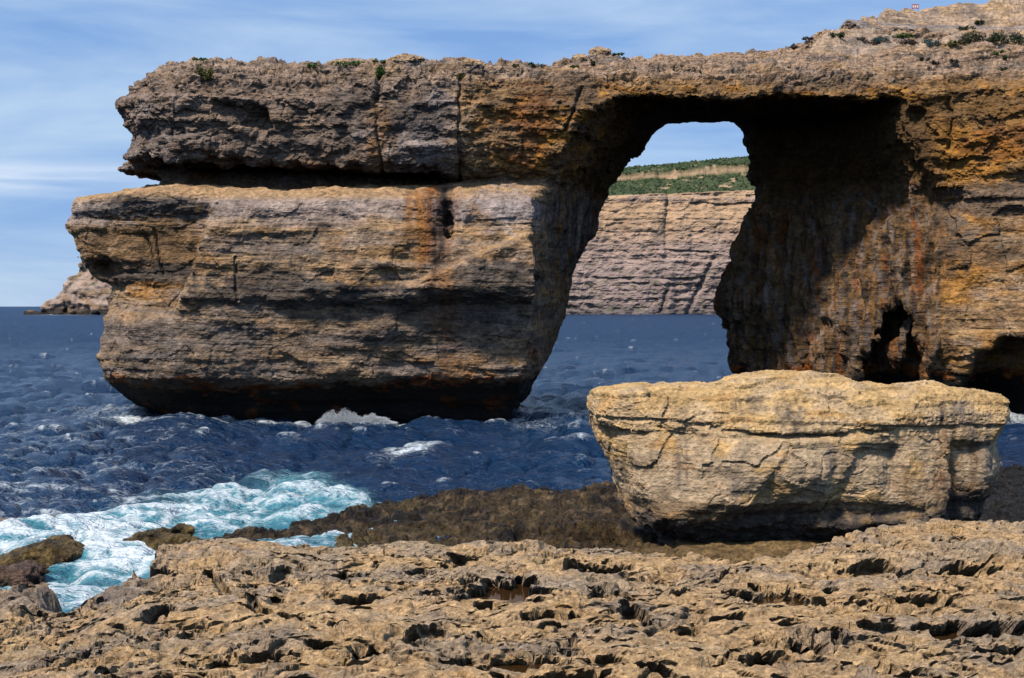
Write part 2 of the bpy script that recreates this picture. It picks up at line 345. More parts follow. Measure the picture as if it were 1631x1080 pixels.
def make_arch():
    h = 0.265
    ax = np.arange(-38, 50, h, dtype=np.float32); ay = np.arange(96, 141, h, dtype=np.float32); az = np.arange(-2, 36.5, h, dtype=np.float32)
    f = np.empty((len(ax), len(ay), len(az)), np.float32)
    for i in range(0, len(ax), 48):
        sl = slice(i, i + 48)
        f[sl] = arch_field(ax[sl, None, None], ay[None, :, None], az[None, None, :])
    f[-1] = 1; f[:, -1] = 1; f[:, :, 0] = 1; f[:, 0] = 1
    band = np.nonzero((np.abs(f) < 1.3))
    px, py, pz = ax[band[0]], ay[band[1]], az[band[2]]
    dn = 0.6 * fbm(px / 6.5, py / 6.5, pz / 4.5, 3, 1) * (1 - 0.7 * np.exp(-((pz - 19.2) / 0.9) ** 2) * (px < -2)) * (1 - 0.75 * sstep(6, 9, px) * sstep(26, 22, px) * sstep(23, 24.5, pz) * sstep(116, 121, py)) + 0.22 * fbm(px / 1.8, py / 1.8, pz / 1.2, 2, 7)
    f[band] += dn
    co, q = surface_nets(f, (ax[0], ay[0], az[0]), h); del f
    co = relax(co, q, 1, 0.35)
    n = normals(co, q); qc = co[q].mean(1); qn = n[q].mean(1)
    hid = (qc[:, 0] > 48.5) | (qc[:, 1] > 133) | (qc[:, 2] < -1.2) | ((qn[:, 1] > 0.35) & (qc[:, 1] > 120) & (qc[:, 2] < 26) & ((qc[:, 0] < 3) | (qc[:, 0] > 27))) | ((qn[:, 1] > 0.8) & (qc[:, 1] > 127)) | ((qc[:, 0] > 27) & (qc[:, 1] > 130) & (qc[:, 2] < 28))
    co_back, q_back = co, q[hid]
    q = q[~hid]; us = np.unique(q); rm = np.zeros(len(co), np.int32); rm[us] = np.arange(len(us)); co, q = co[us], rm[q]
    co, q = subdivide(co, q)
    co = relax(co, q, 1, 0.4)
    n = normals(co, q)
    x, y, z = co.T
    hor = np.sqrt(np.clip(1 - n[:, 2] ** 2, 0, 1))
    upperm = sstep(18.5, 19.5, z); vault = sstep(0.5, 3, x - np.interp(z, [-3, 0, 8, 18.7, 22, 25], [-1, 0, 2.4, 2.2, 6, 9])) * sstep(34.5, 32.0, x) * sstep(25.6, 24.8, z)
    # bedding ledges, patchy
    wz = z + 0.35 * fbm(x / 9, y / 9, z / 9, 2, 21) + 0.02 * x
    b1, o1 = beds(wz, 3, 0.5, 1.7); b2, o2 = beds(wz * 1.0 + 0.15 * perlin(x / 2.5, y / 2.5, z / 2.5, 4), 9, 0.22, 0.6)
    pat = sstep(-0.35, 0.45, fbm(x / 7, y / 7, z / 3.5, 2, 31)); pat2 = sstep(-0.3, 0.5, fbm(x / 5, y / 5, z / 2.5, 2, 41))
    curtain = vault * sstep(20.5, 18, z)
    d = hor * (1 - 0.95 * curtain) * (0.17 * b1 * (0.35 + pat) + 0.10 * b2 * pat2)
    # fractured blocks
    wx = x + 0.8 * perlin(x / 2, y / 2, z / 2, 51); wzz = z + 0.6 * perlin(x / 2, y / 2, z / 2, 52)
    f1, f2, idv = cells(wx / 2.6, y / 2.6, wzz / 1.7, 2)
    lowp = sstep(18.6, 17.8, z) * sstep(10, 4, x)
    d += (1 - 0.9 * curtain) * (1 - 0.5 * lowp) * ((idv - 0.5) * 0.30 - 0.09 * np.exp(-((f2 - f1) / 0.05) ** 2) * sstep(-0.1, 0.3, fbm(x / 6, y / 6, z / 6, 2, 61)))
    f1, f2, idv = cells(wx / 0.95, y / 0.95, wzz / 0.6, 8)
    d += (0.35 + 0.65 * upperm) * (1 - 0.6 * lowp) * (1 - 0.7 * curtain) * ((idv - 0.5) * 0.16 - 0.06 * np.exp(-((f2 - f1) / 0.08) ** 2))
    d += 0.22 * fbm(x / 1.6, y / 1.6, z / 0.9, 4, 71, 0.55) * (0.55 + 0.45 * upperm - 0.15 * lowp)
    d += 0.16 * fbm(x / 0.8, y / 0.8, z / 0.6, 3, 81, 0.55, True) * (0.35 + 0.65 * sstep(24.5, 27.5, z) + 0.2 * upperm)
    # flowstone flutes under the vault
    fl = fbm(x / 0.9 + 0.5 * perlin(x / 3, y / 3, z / 6, 3), y / 1.2, z / 9, 3, 91, 0.5, True)
    fl2 = fbm(x / 2.4 + 0.6 * perlin(x / 4, y / 4, z / 7, 6), y / 3.0, z / 16, 2, 95, 0.5, True)
    d += curtain * (0.6 * fl + 1.0 * fl2 - 0.4)
    jamb = sstep(0.5, 2, x - np.interp(z, [-3, 0, 8, 18.7], [-1, 0, 1.9, 1.8])) * sstep(11, 9, x) * sstep(20, 17, z)
    d = d * (1 - 0.6 * jamb)
    d = d * (1 - 0.6 * sstep(6, 9, x) * sstep(26, 22, x) * sstep(23, 24.5, z) * sstep(116, 121, y) * sstep(0.3, -0.2, n[:, 2]))
    # top pavement: knobbly karst
    topm = sstep(0.25, 0.7, n[:, 2]) * sstep(25.5, 27, z)
    f1, f2, idv = cells(x / 1.9 + 0.4 * perlin(x, y, z, 53), y / 1.9, z / 1.2, 12)
    d += topm * (0.14 * fbm(x / 1.3, y / 1.3, z / 1.3, 4, 101, 0.55) + (idv - 0.5) * 0.5 - 0.35 * np.exp(-((f2 - f1) / 0.09) ** 2) - 0.18 * crevice(x / 0.9, y / 0.9, z / 0.9, 105))
    # the long vertical joints
    for (jx0, jz0, jx1, jz1, wd, dp) in ((X(735), 27, X(733), 19, 0.14, 0.5), (X(608), 27, X(605), 24.5, 0.25, 0.6), (X(602), 24.5, X(612), 19.3, 0.12, 0.35), (X(925), 26, X(900), 22.5, 0.12, 0.5),
                                        (X(1502), 27, X(1502), 21, 0.14, 0.45), (X(355), 16.9, X(302), 9.5, 0.14, 0.4), (X(390), 12.8, X(392), 9.4, 0.10, 0.3), (X(255), 15, X(268), 11.5, 0.12, 0.3), (X(235), 14.6, X(255), 12.8, 0.12, 0.3)):
        tt = np.clip((z - jz0) / (jz1 - jz0), 0, 1); jx = jx0 + (jx1 - jx0) * tt + 0.18 * perlin(z / 1.1, jx0, 0 * z, 5)
        inside = (z < max(jz0, jz1)) & (z > min(jz0, jz1)) & (y < 113)
        d -= np.where(inside, dp * np.exp(-((x - jx) / wd) ** 2), 0)
    co = co + n * d[:, None]
    x, y, z = co.T
    n = normals(co, q)
    # ---- colour of the stone
    big = fbm(x / 8, y / 8, z / 6, 3, 111); med = fbm(x / 2.6, y / 2.6, z / 1.4, 3, 121); lam = fbm(x / 6, y / 6, z / 0.7, 3, 131); sml = fbm(x / 0.9, y / 0.9, z / 0.5, 3, 136)
    c = np.tile(SAND * 0.88, (len(co), 1))
    c = mixc(c, GREY, sstep(-0.25, 0.45, lam) * 0.65)
    c = mixc(c, ORNG, sstep(0.15, 0.7, med) * 0.35)
    # upper beds on the seaward side: grey brown, warmer near their base
    us = upperm * sstep(X(760), X(700), x)
    c = mixc(c, GREY * np.array([0.92, 0.84, 0.78]), us * (0.75 + 0.3 * med)); c = mixc(c, ORNG * 0.8, us * sstep(22.5, 20, z) * sstep(-0.1, 0.4, med) * 0.6)
    c = mixc(c, LILA * 0.85, us * sstep(0.15, 0.5, big + 0.4 * sml) * 0.7)
    # the bridge and the mainland face: ochre
    ub = upperm * sstep(X(720), X(770), x) * sstep(27.6, 26.4, z)
    c = mixc(c, BRWN * 1.15, ub * 0.8); c = mixc(c, ORNG * 0.95, ub * sstep(-0.15, 0.45, med + 0.6 * sml) * 0.85)
    rgt = sstep(30.5, 33, x) * sstep(27.6, 26.4, z)
    c = mixc(c, ORNG * np.array([0.95, 0.98, 1.0]), rgt * sstep(-0.3, 0.4, big + med * 0.6) * 0.85); c = mixc(c, BRWN, rgt * sstep(0.1, 0.6, -big + 0.5 * lam) * 0.7)
    # pale weathered top
    tp = sstep(26.0, 27.8, z + 0.8 * med)
    c = mixc(c, PALE * np.array([0.86, 0.80, 0.78]), tp * 0.8); c = mixc(c, GREY, tp * sstep(0.1, 0.5, sml) * 0.6)
    c = mixc(c, DARK * 2.2, tp * sstep(0.2, 0.5, fbm(x / 4, y / 4, z / 2, 3, 127)) * 0.65); c = mixc(c, SAND * 0.95, tp * sstep(0.1, 0.5, fbm(x / 5, y / 5, z / 2.5, 3, 128)) * 0.6)
    # sandy bench and pale upper part of the pillar
    pil = sstep(19.0, 18.5, z) * sstep(6, 1.5, x)
    c = mixc(c, SAND * 1.05, pil * sstep(16.3, 17.3, z) * 0.8); c = mixc(c, LILA, pil * sstep(15.0, 16, z + 0.5 * med) * sstep(17.6, 16.9, z) * 0.7)
    c = mixc(c, GREY * 0.72, pil * sstep(9.6, 8.4, z + 0.5 * med) * (0.55 + 0.5 * lam))
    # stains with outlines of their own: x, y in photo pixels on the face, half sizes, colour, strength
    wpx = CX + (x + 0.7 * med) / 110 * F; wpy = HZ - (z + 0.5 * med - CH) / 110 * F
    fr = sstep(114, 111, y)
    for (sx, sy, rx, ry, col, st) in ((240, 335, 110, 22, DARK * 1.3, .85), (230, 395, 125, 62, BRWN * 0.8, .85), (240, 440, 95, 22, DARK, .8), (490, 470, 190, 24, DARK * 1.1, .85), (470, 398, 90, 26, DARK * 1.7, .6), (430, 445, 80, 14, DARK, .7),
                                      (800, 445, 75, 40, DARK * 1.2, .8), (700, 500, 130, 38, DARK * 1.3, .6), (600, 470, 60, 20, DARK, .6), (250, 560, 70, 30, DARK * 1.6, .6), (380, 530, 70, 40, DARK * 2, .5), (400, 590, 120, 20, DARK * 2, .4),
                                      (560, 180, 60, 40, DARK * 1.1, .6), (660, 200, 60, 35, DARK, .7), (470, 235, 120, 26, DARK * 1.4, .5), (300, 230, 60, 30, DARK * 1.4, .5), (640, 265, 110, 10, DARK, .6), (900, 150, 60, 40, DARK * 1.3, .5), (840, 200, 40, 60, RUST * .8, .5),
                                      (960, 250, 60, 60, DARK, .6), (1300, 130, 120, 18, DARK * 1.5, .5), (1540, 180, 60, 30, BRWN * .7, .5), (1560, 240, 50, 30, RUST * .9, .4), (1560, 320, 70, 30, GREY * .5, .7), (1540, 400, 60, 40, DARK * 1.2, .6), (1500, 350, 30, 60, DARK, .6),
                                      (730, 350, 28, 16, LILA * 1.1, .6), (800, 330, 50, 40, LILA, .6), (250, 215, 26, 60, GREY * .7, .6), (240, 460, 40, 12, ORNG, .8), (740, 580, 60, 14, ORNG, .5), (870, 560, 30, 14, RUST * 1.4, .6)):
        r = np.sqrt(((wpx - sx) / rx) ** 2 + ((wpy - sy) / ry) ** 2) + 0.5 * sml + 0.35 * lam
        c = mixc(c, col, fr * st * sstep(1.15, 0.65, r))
    # iron streaks running down from the cleft
    st = fbm(x / 0.55, y / 3, z / 7, 3, 141)
    for (sx, w, y0, y1, col, k) in ((690, 26, 300, 420, RUST * 1.0, 0.8), (672, 14, 310, 400, ORNG * 0.7, 0.75), (706, 13, 300, 430, DARK * 0.6, 0.9), (712, 16, 430, 560, RUST * .6, 0.45), (608, 16, 170, 270, ORNG * .8, .5), (760, 22, 330, 360, ORNG, .5)):
        g = np.exp(-((wpx - sx) / w) ** 2) * sstep(y0 - 8, y0 + 8, wpy) * sstep(y1 + 30, y1 - 30, wpy + 40 * sml)
        c = mixc(c, col, fr * k * np.clip(g * (1.2 + 1.3 * st), 0, 1))
    # jamb and flowstone: vertical streaks
    sk = fbm(x / 0.5 + 0.4 * med, y / 0.8, z / 12, 4, 151, 0.6); sk2 = fbm(x / 1.3, y / 2, z / 14, 3, 161)
    cj = np.tile(GREY * 0.7, (len(co), 1)); cj = mixc(cj, DARK * 0.8, sstep(0.1, 0.5, sk)); cj = mixc(cj, ORNG * 0.7, sstep(0.15, 0.5, -sk2) * 0.8); cj = mixc(cj, PALE * 0.8, sstep(0.25, 0.6, -sk) * 0.7)
    c = mixc(c, 0, 0 * z); c = c + (cj - c) * (jamb * sstep(9, 12, z))[:, None]
    cc = np.tile(BRWN * 1.05, (len(co), 1)); cc = mixc(cc, GREY * 0.95, sstep(-0.05, 0.45, sk) * 0.85); cc = mixc(cc, ORNG * 0.8, sstep(0.2, 0.6, sk2) * 0.55); cc = mixc(cc, RUST, sstep(0.2, 0.5, -sk2 - 0.3 * sk) * 0.7); cc = mixc(cc, DARK, sstep(0.2, 0.55, -sk) * 0.9); cc = mixc(cc, LILA * 0.8, sstep(0.4, 0.8, sk + 0.3 * sml) * 0.5)
    cur2 = curtain * sstep(12, 15, x)
    cc = cc * 0.78
    c = c + (cc - c) * cur2[:, None]
    # vault roof and upper walls: shade of the recess put into a darker brown
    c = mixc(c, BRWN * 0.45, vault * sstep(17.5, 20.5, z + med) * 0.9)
    # the tide line: black algae with an orange fringe above it
    tl = z - 3.1 + 0.5 * med + 0.6 * sml + 0.6 * np.exp(-((x + 20) / 9) ** 2) - 0.4 * sstep(18, 30, x)
    c = mixc(c, RUST * 1.3, sstep(0.75, 0.15, tl) * sstep(-0.1, 0.35, fbm(x / 3, y / 3, 0 * z, 3, 171) + 0.2) * 0.9)
    c = mixc(c, BLCK, sstep(0.3, -0.25, tl))
    c = mixc(c, RUST * 0.6, sstep(1.2, 0.5, np.abs(z - 1.1)) * sstep(0.3, 0.6, fbm(x / 2, y / 2, z / 2, 3, 181)) * 0.6)
    g = c.mean(1, keepdims=True); c = np.clip(g + (c - g) * np.where(x < 2, 1.04, 1.16)[:, None], 0.004, 1) * np.where(z < 18.7, 0.92, 0.88)[:, None]
    c *= (1 + 0.10 * perlin(x / 0.5, y / 0.5, z / 0.3, 7))[:, None]
    root = tag(empty('rock_arch', (0, 112, 0)), 'huge ochre limestone sea arch with flat top and square window', 'rock arch')
    fc = co[q].mean(1)
    pil_f = (fc[:, 2] < 18.75) & (fc[:, 0] < 14); cliff_f = (fc[:, 0] > 31) | ((fc[:, 0] > 17) & (fc[:, 2] < 19.5))
    cliff_f &= ~pil_f; br_f = ~(pil_f | cliff_f)
    co = co - np.array([0, 112, 0], np.float32)
    for nm, m, lab in (('sea_pillar', pil_f, 'broad tan pillar with rust streak and black tide line'), ('bridge', br_f, 'flat-topped upper beds spanning the window'), ('cliff_wall', cliff_f, 'orange mainland cliff with fluted curtain and sea caves')):
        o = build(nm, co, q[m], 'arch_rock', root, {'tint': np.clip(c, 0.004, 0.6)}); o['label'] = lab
    o = build('back_face', co_back - np.array([0, 112, 0], np.float32), q_back, 'arch_rock', root, {'tint': np.tile(GREY, (len(co_back), 1))}); o['label'] = 'seaward back of the arch'
    return root
make_arch()

# ------------------------------------------------------------------ hillside behind the mainland cliff
def make_hillside():
    xs = np.linspace(12, 66, 290); ys = 120 + 70 * np.linspace(0, 1, 220) ** 1.2
    x, y = np.meshgrid(xs, ys, indexing='ij'); x = x.ravel(); y = y.ravel()
    z = hill_height(x, y) - 0.15 - 3.0 * sstep(126, 121, y)
    s = 1.7; zz = z + 0.8 * fbm(x / 9, y / 9, 0 * x, 3, 201); k = np.floor(zz / s); t = zz / s - k
    z = z + 0.75 * (s * (k + sstep(0.35, 0.9, t)) - zz) * sstep(131, 136, y)
    z += 0.35 * fbm(x / 2.2, y / 2.2, 0 * x, 4, 211, 0.55, True) + 0.12 * fbm(x / 0.6, y / 0.6, 0 * x, 2, 215)
    lim = 0.175 * y + 2.5 + 0.8 * fbm(x / 5, y / 5, 0 * x, 2, 217); bot = 25.0; z = bot + (z - bot) * sstep(lim - 1.2, lim + 5, x) ** 0.5   # the hill ends in a cliff above the inlet behind the arch
    co = np.stack([x, y, z], 1).astype(np.float32)
    med = fbm(x / 3, y / 5, z / 2, 3, 221); sml = fbm(x, y, z, 2, 225)
    c = np.tile(PALE * np.array([0.84, 0.78, 0.72]), (len(co), 1)); c = mixc(c, SAND, sstep(0.05, 0.4, med + 0.25 * np.sin(z * 1.3)) * 0.8); c = mixc(c, GREY * 0.8, sstep(0.1, 0.5, -med + 0.4 * sml) * 0.7)
    q = grid_quads(len(xs), len(ys)); q = q[(x - lim)[q].min(1) > -1.25]
    tag(build('hillside', co, q, 'arch_rock', None, {'tint': c}), 'bare stepped limestone hillside above the arch', None, None, 'structure')
make_hillside()

# ------------------------------------------------------------------ far cliffs across the bay
def make_far_cliff():
    D = 1600.0
    xs = np.linspace(-10, 400, 330); top = np.interp(xs, X([880, 1000, 1100, 1190, 1400], D), Z(np.array([312, 307, 304, 300, 296]), D))
    nz, ns = 175, 50
    v = np.concatenate([np.linspace(0, 1, nz), 1 + np.linspace(0.02, 1, ns)])
    xx, vv = np.meshgrid(xs, v, indexing='ij'); tt = np.repeat(top[:, None], len(v), 1)
    cl = vv <= 1
    z = np.where(cl, -3 + (tt + 3) * np.minimum(vv, 1), tt + 0)
    x = xx.copy()
    wz = z + 2.0 * fbm(x / 60, 0 * x, z / 40, 2, 231) + 0.01 * x
    b1, o1 = beds((wz + 1.6 * fbm(x / 22, 0 * x, z / 9, 3, 234)).ravel(), 5, 2.5, 15, (-20, 260)); b1 = b1.reshape(z.shape); o1 = o1.reshape(z.shape)
    b2, _ = beds(wz.ravel(), 6, 1.5, 4, (-20, 260)); b2 = b2.reshape(z.shape)
    butt = 12 * fbm(x / 70, 0 * x, z / 160, 3, 241, 0.5) - 6 * np.exp(-((x - X(1062, D) - 0.04 * (z - 60) - 6 * fbm(z / 25, 0 * x, 0 * x, 3, 243)) / 3.0) ** 2) * sstep(-0.5, 0.3, fbm(z / 30, x / 200, 0 * x, 2, 244)) - 7 * sstep(0, 12, x - X(1064, D)) * sstep(60, 20, z)
    butt -= 5 * np.exp(-((x - X(1130, D) - 0.5 * (z - 50)) / 3.5) ** 2) * sstep(80, 50, z)
    lean = 0.16 * z + 10 * sstep(top.mean() - 35, top.mean() + 2, z)
    y = D + lean - 0.9 * cells(x.ravel() / 22, 0 * x.ravel(), z.ravel() / 9, 3)[2].reshape(x.shape) - (1.6 * b1 * (0.3 + 1.1 * sstep(-0.3, 0.4, fbm(x / 40, 0 * x, z / 15, 2, 233))) + 0.45 * b2) * sstep(0, 6, z) - butt - 2.2 * fbm(x / 10, 0 * x, z / 7, 4, 251, 0.55)
    # plateau: two vegetated slopes with a low terrace wall between them
    u = np.clip(vv - 1, 0, 1)
    dep = u * 240
    rise = np.interp(dep, [0, 70, 90, 93, 160, 240], [0, 20, 24, 34, 46, 50]) * (0.85 + 0.0012 * x)
    z = np.where(cl, z, tt + rise + 1.8 * fbm(x / 15, dep / 15, 0 * x, 3, 261) * sstep(0, 10, dep)); y = np.where(cl, y, (y[:, nz - 1:nz] + dep))
    co = np.stack([x.ravel(), y.ravel(), z.ravel()], 1).astype(np.float32)
    x, y, z = co.T.astype(float); o1 = o1.ravel(); u = u.ravel(); dep = dep.ravel()
    med = fbm(x / 25, y / 25, z / 8, 3, 271)
    c = np.tile(np.array([0.37, 0.265, 0.225]), (len(co), 1))
    c = mixc(c, SAND * 1.05, sstep(65, 110, z + 18 * med) * 0.75); c = mixc(c, np.array([0.24, 0.19, 0.18]), sstep(0.1, 0.8, o1 * 0.6 + med) * 0.55); c = mixc(c, DARK * 1.3, sstep(12, 4, z + 8 * med))
    c = mixc(c, np.array([0.22, 0.17, 0.16]), sstep(55, 30, z + 25 * med) * 0.5)
    g = np.where(dep > 4, sstep(-0.8, -0.35, fbm(x / 14, dep / 14, 0 * x, 3, 281)), 0) * np.where((dep > 88) & (dep < 94), 0.25, 1)
    c = mixc(c, np.array([0.035, 0.058, 0.020]), g * 0.95)
    c = mixc(c, np.array([0.06, 0.08, 0.03]), (dep <= 0) * sstep(0.35, 0.6, fbm(x / 10, y / 10, z / 5, 3, 285)) * sstep(110, 40, z) * 0.7)
    o = tag(build('far_cliff', co, grid_quads(len(xs), len(v)), 'far_rock', None, {'tint': c}), 'layered pinkish cliff across the bay seen through the arch', None, None, 'structure')
    # bushes on the plateau, one mass
    rg = np.random.default_rng(4); cand = np.nonzero((dep > 3) & (g > 0.35))[0]; pick = rg.choice(cand, 6500)
    vs, fs = [], []
    octa = np.array([[1, 0, 0], [0, 1, 0], [-1, 0, 0], [0, -1, 0], [0, 0, 1], [0, 0, -0.6]], float); of = np.array([[0, 1, 4], [1, 2, 4], [2, 3, 4], [3, 0, 4], [1, 0, 5], [2, 1, 5], [3, 2, 5], [0, 3, 5]])
    sz = rg.uniform(0.6, 2.1, len(pick)); pos = co[pick] + rg.normal(0, 1.2, (len(pick), 3)) * [1, 1, 0.1]
    V = pos[:, None, :] + octa[None] * sz[:, None, None] * rg.uniform(0.6, 1.3, (len(pick), 6, 1)); Fq = of[None] + 6 * np.arange(len(pick))[:, None, None]
    tint = np.repeat(np.array([[0.030, 0.055, 0.018]]) * rg.uniform(0.5, 1.6, (len(pick), 1)), 6, 0)
    tag(build('ground_cover', V.reshape(-1, 3), Fq.reshape(-1, 3), 'far_rock', None, {'tint': tint}), 'green scrub covering the top of the far cliff', None, None, 'stuff')
make_far_cliff()

def make_headland():
    D = 1500.0; h = 1.7
    ax = np.arange(-525, -330, h, dtype=np.float32); ay = np.arange(1440, 1580, h * 1.5, dtype=np.float32); az = np.arange(-6, 125, h, dtype=np.float32)
    x, y, z = ax[:, None, None], ay[None, :, None], az[None, None, :]
    hp = np.interp(x, X([60, 64, 70, 92, 100, 113, 122, 140, 170, 230, 300], D), Z(np.array([500, 492, 478, 462, 440, 418, 405, 394, 370, 350, 345]), D))
    d = np.maximum(z - hp + 0.05 * np.abs(y - 1510), (1496 + 0.35 * z - 0.14 * (x + 430)) - y) ; d = smax(d * 0.75, y - 1560, 4)
    f = (d + np.zeros((len(ax), len(ay), len(az)))).astype(np.float32)
    b = np.nonzero(np.abs(f) < 9); px, py, pz = ax[b[0]], ay[b[1]], az[b[2]]
    f[b] += 7 * fbm(px / 26, py / 26, pz / 20, 4, 301, 0.55) - 5 * np.exp(-((pz - 3) / 5) ** 2) * np.exp(-((px - X(100, D)) / 3) ** 2) * -1
    f[0] = f[-1] = 1; f[:, 0] = f[:, -1] = 1; f[:, :, 0] = f[:, :, -1] = 1
    co, q = surface_nets(f, (ax[0], 0, az[0]), 1.0)
    co[:, 0] = ax[0] + (co[:, 0] - ax[0]) * h; co[:, 1] = ay[0] + co[:, 1] * h * 1.5; co[:, 2] = az[0] + (co[:, 2] - az[0]) * h
    x, y, z = co.T.astype(float); med = fbm(x / 14, y / 14, z / 10, 3, 311)
    c = np.tile(np.array([0.36, 0.265, 0.215]), (len(co), 1)); c = mixc(c, np.array([0.27, 0.17, 0.10]), sstep(0, 0.5, med)); c = mixc(c, BLCK * 3, sstep(9, 4, z + 5 * med)); c = mixc(c, np.array([0.07, 0.085, 0.035]), sstep(0.3, 0.55, fbm(x / 9, y / 9, z / 9, 3, 321)) * sstep(20, 35, z))
    tag(build('headland', co, q, 'far_rock', None, {'tint': c}), 'distant rocky headland on the horizon left of the arch', None, None, 'structure')
make_headland()

# ------------------------------------------------------------------ the sea
def ocean_tile(N, L, vel, wind, rms, seed, kcut):
    r = np.random.default_rng(seed); k1 = 2 * np.pi * np.fft.fftfreq(N, L / N); kx, ky = np.meshgrid(k1, k1, indexing='ij'); k = np.hypot(kx, ky); k[0, 0] = 1
    Lw = vel * vel / 9.81; w = np.array(wind) / np.hypot(*wind)
    P = np.exp(-1 / (k * Lw) ** 2) / k ** 4 * (0.12 + ((kx * w[0] + ky * w[1]) / k) ** 2) * np.exp(-(k / kcut) ** 2); P[0, 0] = 0
    H = np.sqrt(P) * (r.normal(size=(N, N)) + 1j * r.normal(size=(N, N)))
    hgt = np.fft.ifft2(H).real; sc_ = rms / hgt.std()
    dx = np.fft.ifft2(-1j * kx / k * H).real * sc_; dy = np.fft.ifft2(-1j * ky / k * H).real * sc_
    jac = np.fft.ifft2(kx * kx / k * H).real * sc_ + np.fft.ifft2(ky * ky / k * H).real * sc_
    return np.stack([dx, dy, hgt * sc_, jac], -1).astype(np.float32), L
def sample(tile, x, y, ang=0.0):
    T, L = tile; N = len(T); c, s = math.cos(ang), math.sin(ang)
    u = (c * x + s * y) / L * N; v = (-s * x + c * y) / L * N
    iu, iv = np.floor(u).astype(np.int64), np.floor(v).astype(np.int64); fu, fv = (u - iu)[:, None], (v - iv)[:, None]
    g = lambda a, b: T[a % N, b % N]
    o = (g(iu, iv) * (1 - fu) + g(iu + 1, iv) * fu) * (1 - fv) + (g(iu, iv + 1) * (1 - fu) + g(iu + 1, iv + 1) * fu) * fv
    o[:, 0], o[:, 1] = c * o[:, 0] - s * o[:, 1], s * o[:, 0] + c * o[:, 1]
    return o
def make_sea():
    row = np.concatenate([HZ + 600 - 1.5 * np.arange(0, 397)]); row = row[row > HZ + 6]
    ys = np.concatenate([CH * F / (row - HZ), np.geomspace(3500, 80000, 24)])
    us = np.linspace(-0.42, 0.42, 620)
    x = (us[:, None] * ys[None]).ravel(); y = np.repeat(ys[None], len(us), 0).ravel()
    big = ocean_tile(512, 130.0, 4.6, (0.8, -0.6), 0.25, 3, 9.0); sml = ocean_tile(256, 41.0, 2.7, (0.7, -0.7), 0.15, 5, 22.0)
    A = sample(big, x, y); B = sample(sml, x, y, 0.7); C = sample(big, x * 0.61 + 40, y * 0.61, 2.1)
    fade = np.clip(260 / y, 0.3, 1); fs = np.clip(170 / y, 0, 1) * (1 - 0.35 * sstep(80, 55, y))
    lee = 1 - 0.5 * sstep(85, 58, y)
    dz = (A[:, 2] * 1.0 + C[:, 2] * 0.75) * np.minimum(fade * 1.6, 1) * lee + B[:, 2] * fs
    dxy = (A[:, :2] * 1.15 + C[:, :2] * 0.6) * (fade * lee)[:, None] + B[:, :2] * 1.15 * fs[:, None]
    co = np.stack([x + dxy[:, 0], y + dxy[:, 1], dz], 1).astype(np.float32)
    # aerated turquoise water and foam where the swell breaks on the shelf
    px = CX + x / y * F; py = HZ + CH / y * F
    wpx = px + 26 * fbm(x / 4, y / 4, 0 * x, 3, 401); wpy = py + 15 * fbm(x / 5, y / 5, 0 * x, 3, 403)
    top = np.interp(wpx, [-200, 0, 120, 250, 350, 450, 520, 570, 640, 760], [835, 822, 806, 800, 778, 758, 765, 792, 830, 900])
    shoal = sstep(-16, 30, wpy - top) * sstep(700, 600, wpx)
    n1 = fbm(x / 3.2, y / 2.2, 0 * x, 4, 411, 0.55, True); n2 = fbm(x / 1.1 + 0.6 * n1, y / 1.1, 0 * x, 3, 421, 0.55, True)
    crest = np.interp(wpx, [-100, 0, 100, 200, 300, 400, 500, 560], [870, 862, 858, 838, 815, 800, 785, 800])
    br = np.exp(-((wpy - crest) / np.interp(wpx, [0, 150, 300, 500], [22, 26, 24, 14])) ** 2) * sstep(640, 560, wpx)
    br += 0.7 * np.exp(-((wpx - 215) / 70) ** 2 - ((wpy - 868) / 22) ** 2) + 0.5 * np.exp(-((wpx - 60) / 90) ** 2 - ((wpy - 862) / 14) ** 2)
    foam = shoal * (0.06 + 0.42 * n1 + 0.30 * n2) + 0.27 * br * (0.6 + 0.9 * n2) + 0.22 * shoal * np.exp(-((wpy - 960) / 16) ** 2)
    foam += 0.25 * sstep(0.15, 0.6, n1) * sstep(620, 300, wpx) * sstep(730, 790, wpy)
    strk = fbm(x / 5 + 0.3 * y / 5, y / 1.6, 0 * x, 4, 431, 0.55, True)
    foam += np.clip(strk - 0.25, 0, 1) * 0.75 * sstep(560, 200, wpx) * sstep(640, 700, wpy)
    # whitecaps
    crestv = A[:, 3] * 0.8 + C[:, 3] * 0.4 + B[:, 3] * 0.35
    th = np.percentile(crestv, 96.0); cap = np.clip((crestv - th) / (crestv.std() * 1.3), 0, 1) * (0.45 + 0.6 * n2) * sstep(2500, 300, y)
    foam += 0.85 * cap
    # churned water along the foot of the pillar, in the window and at the right
    foot = np.exp(-((y - np.interp(x, [-34, -28, -15, -2, 2], [112, 109.5, 108.2, 108.6, 112])) / 1.6) ** 2) * sstep(-33, -29, x) * sstep(2.5, 0, x)
    foam += foot * (0.62 + 0.55 * n2)
    foam += np.exp(-((wpx - 880) / 70) ** 2 - ((wpy - 660) / 26) ** 2) * (0.34 + 0.32 * n1 + 0.2 * n2)
    foam += np.exp(-((wpx - 655) / 45) ** 2 - ((wpy - 722 + 0.25 * (wpx - 655)) / 11) ** 2) * (0.75 + 0.4 * n2)
    foam += np.exp(-((wpx - 1605) / 40) ** 2 - ((wpy - 672) / 16) ** 2) * (0.8 + 0.4 * n2)
    foam += np.exp(-((wpx - 190) / 80) ** 2 - ((wpy - 665) / 18) ** 2) * (0.25 + 0.4 * n1)
    foam += np.exp(-((wpx - 560) / 130) ** 2 - ((wpy - 880) / 10) ** 2) * 0.55
    foam += np.exp(-((x - X(90, 1480)) / 40) ** 2 - ((y - 1480) / 30) ** 2) * 0.7
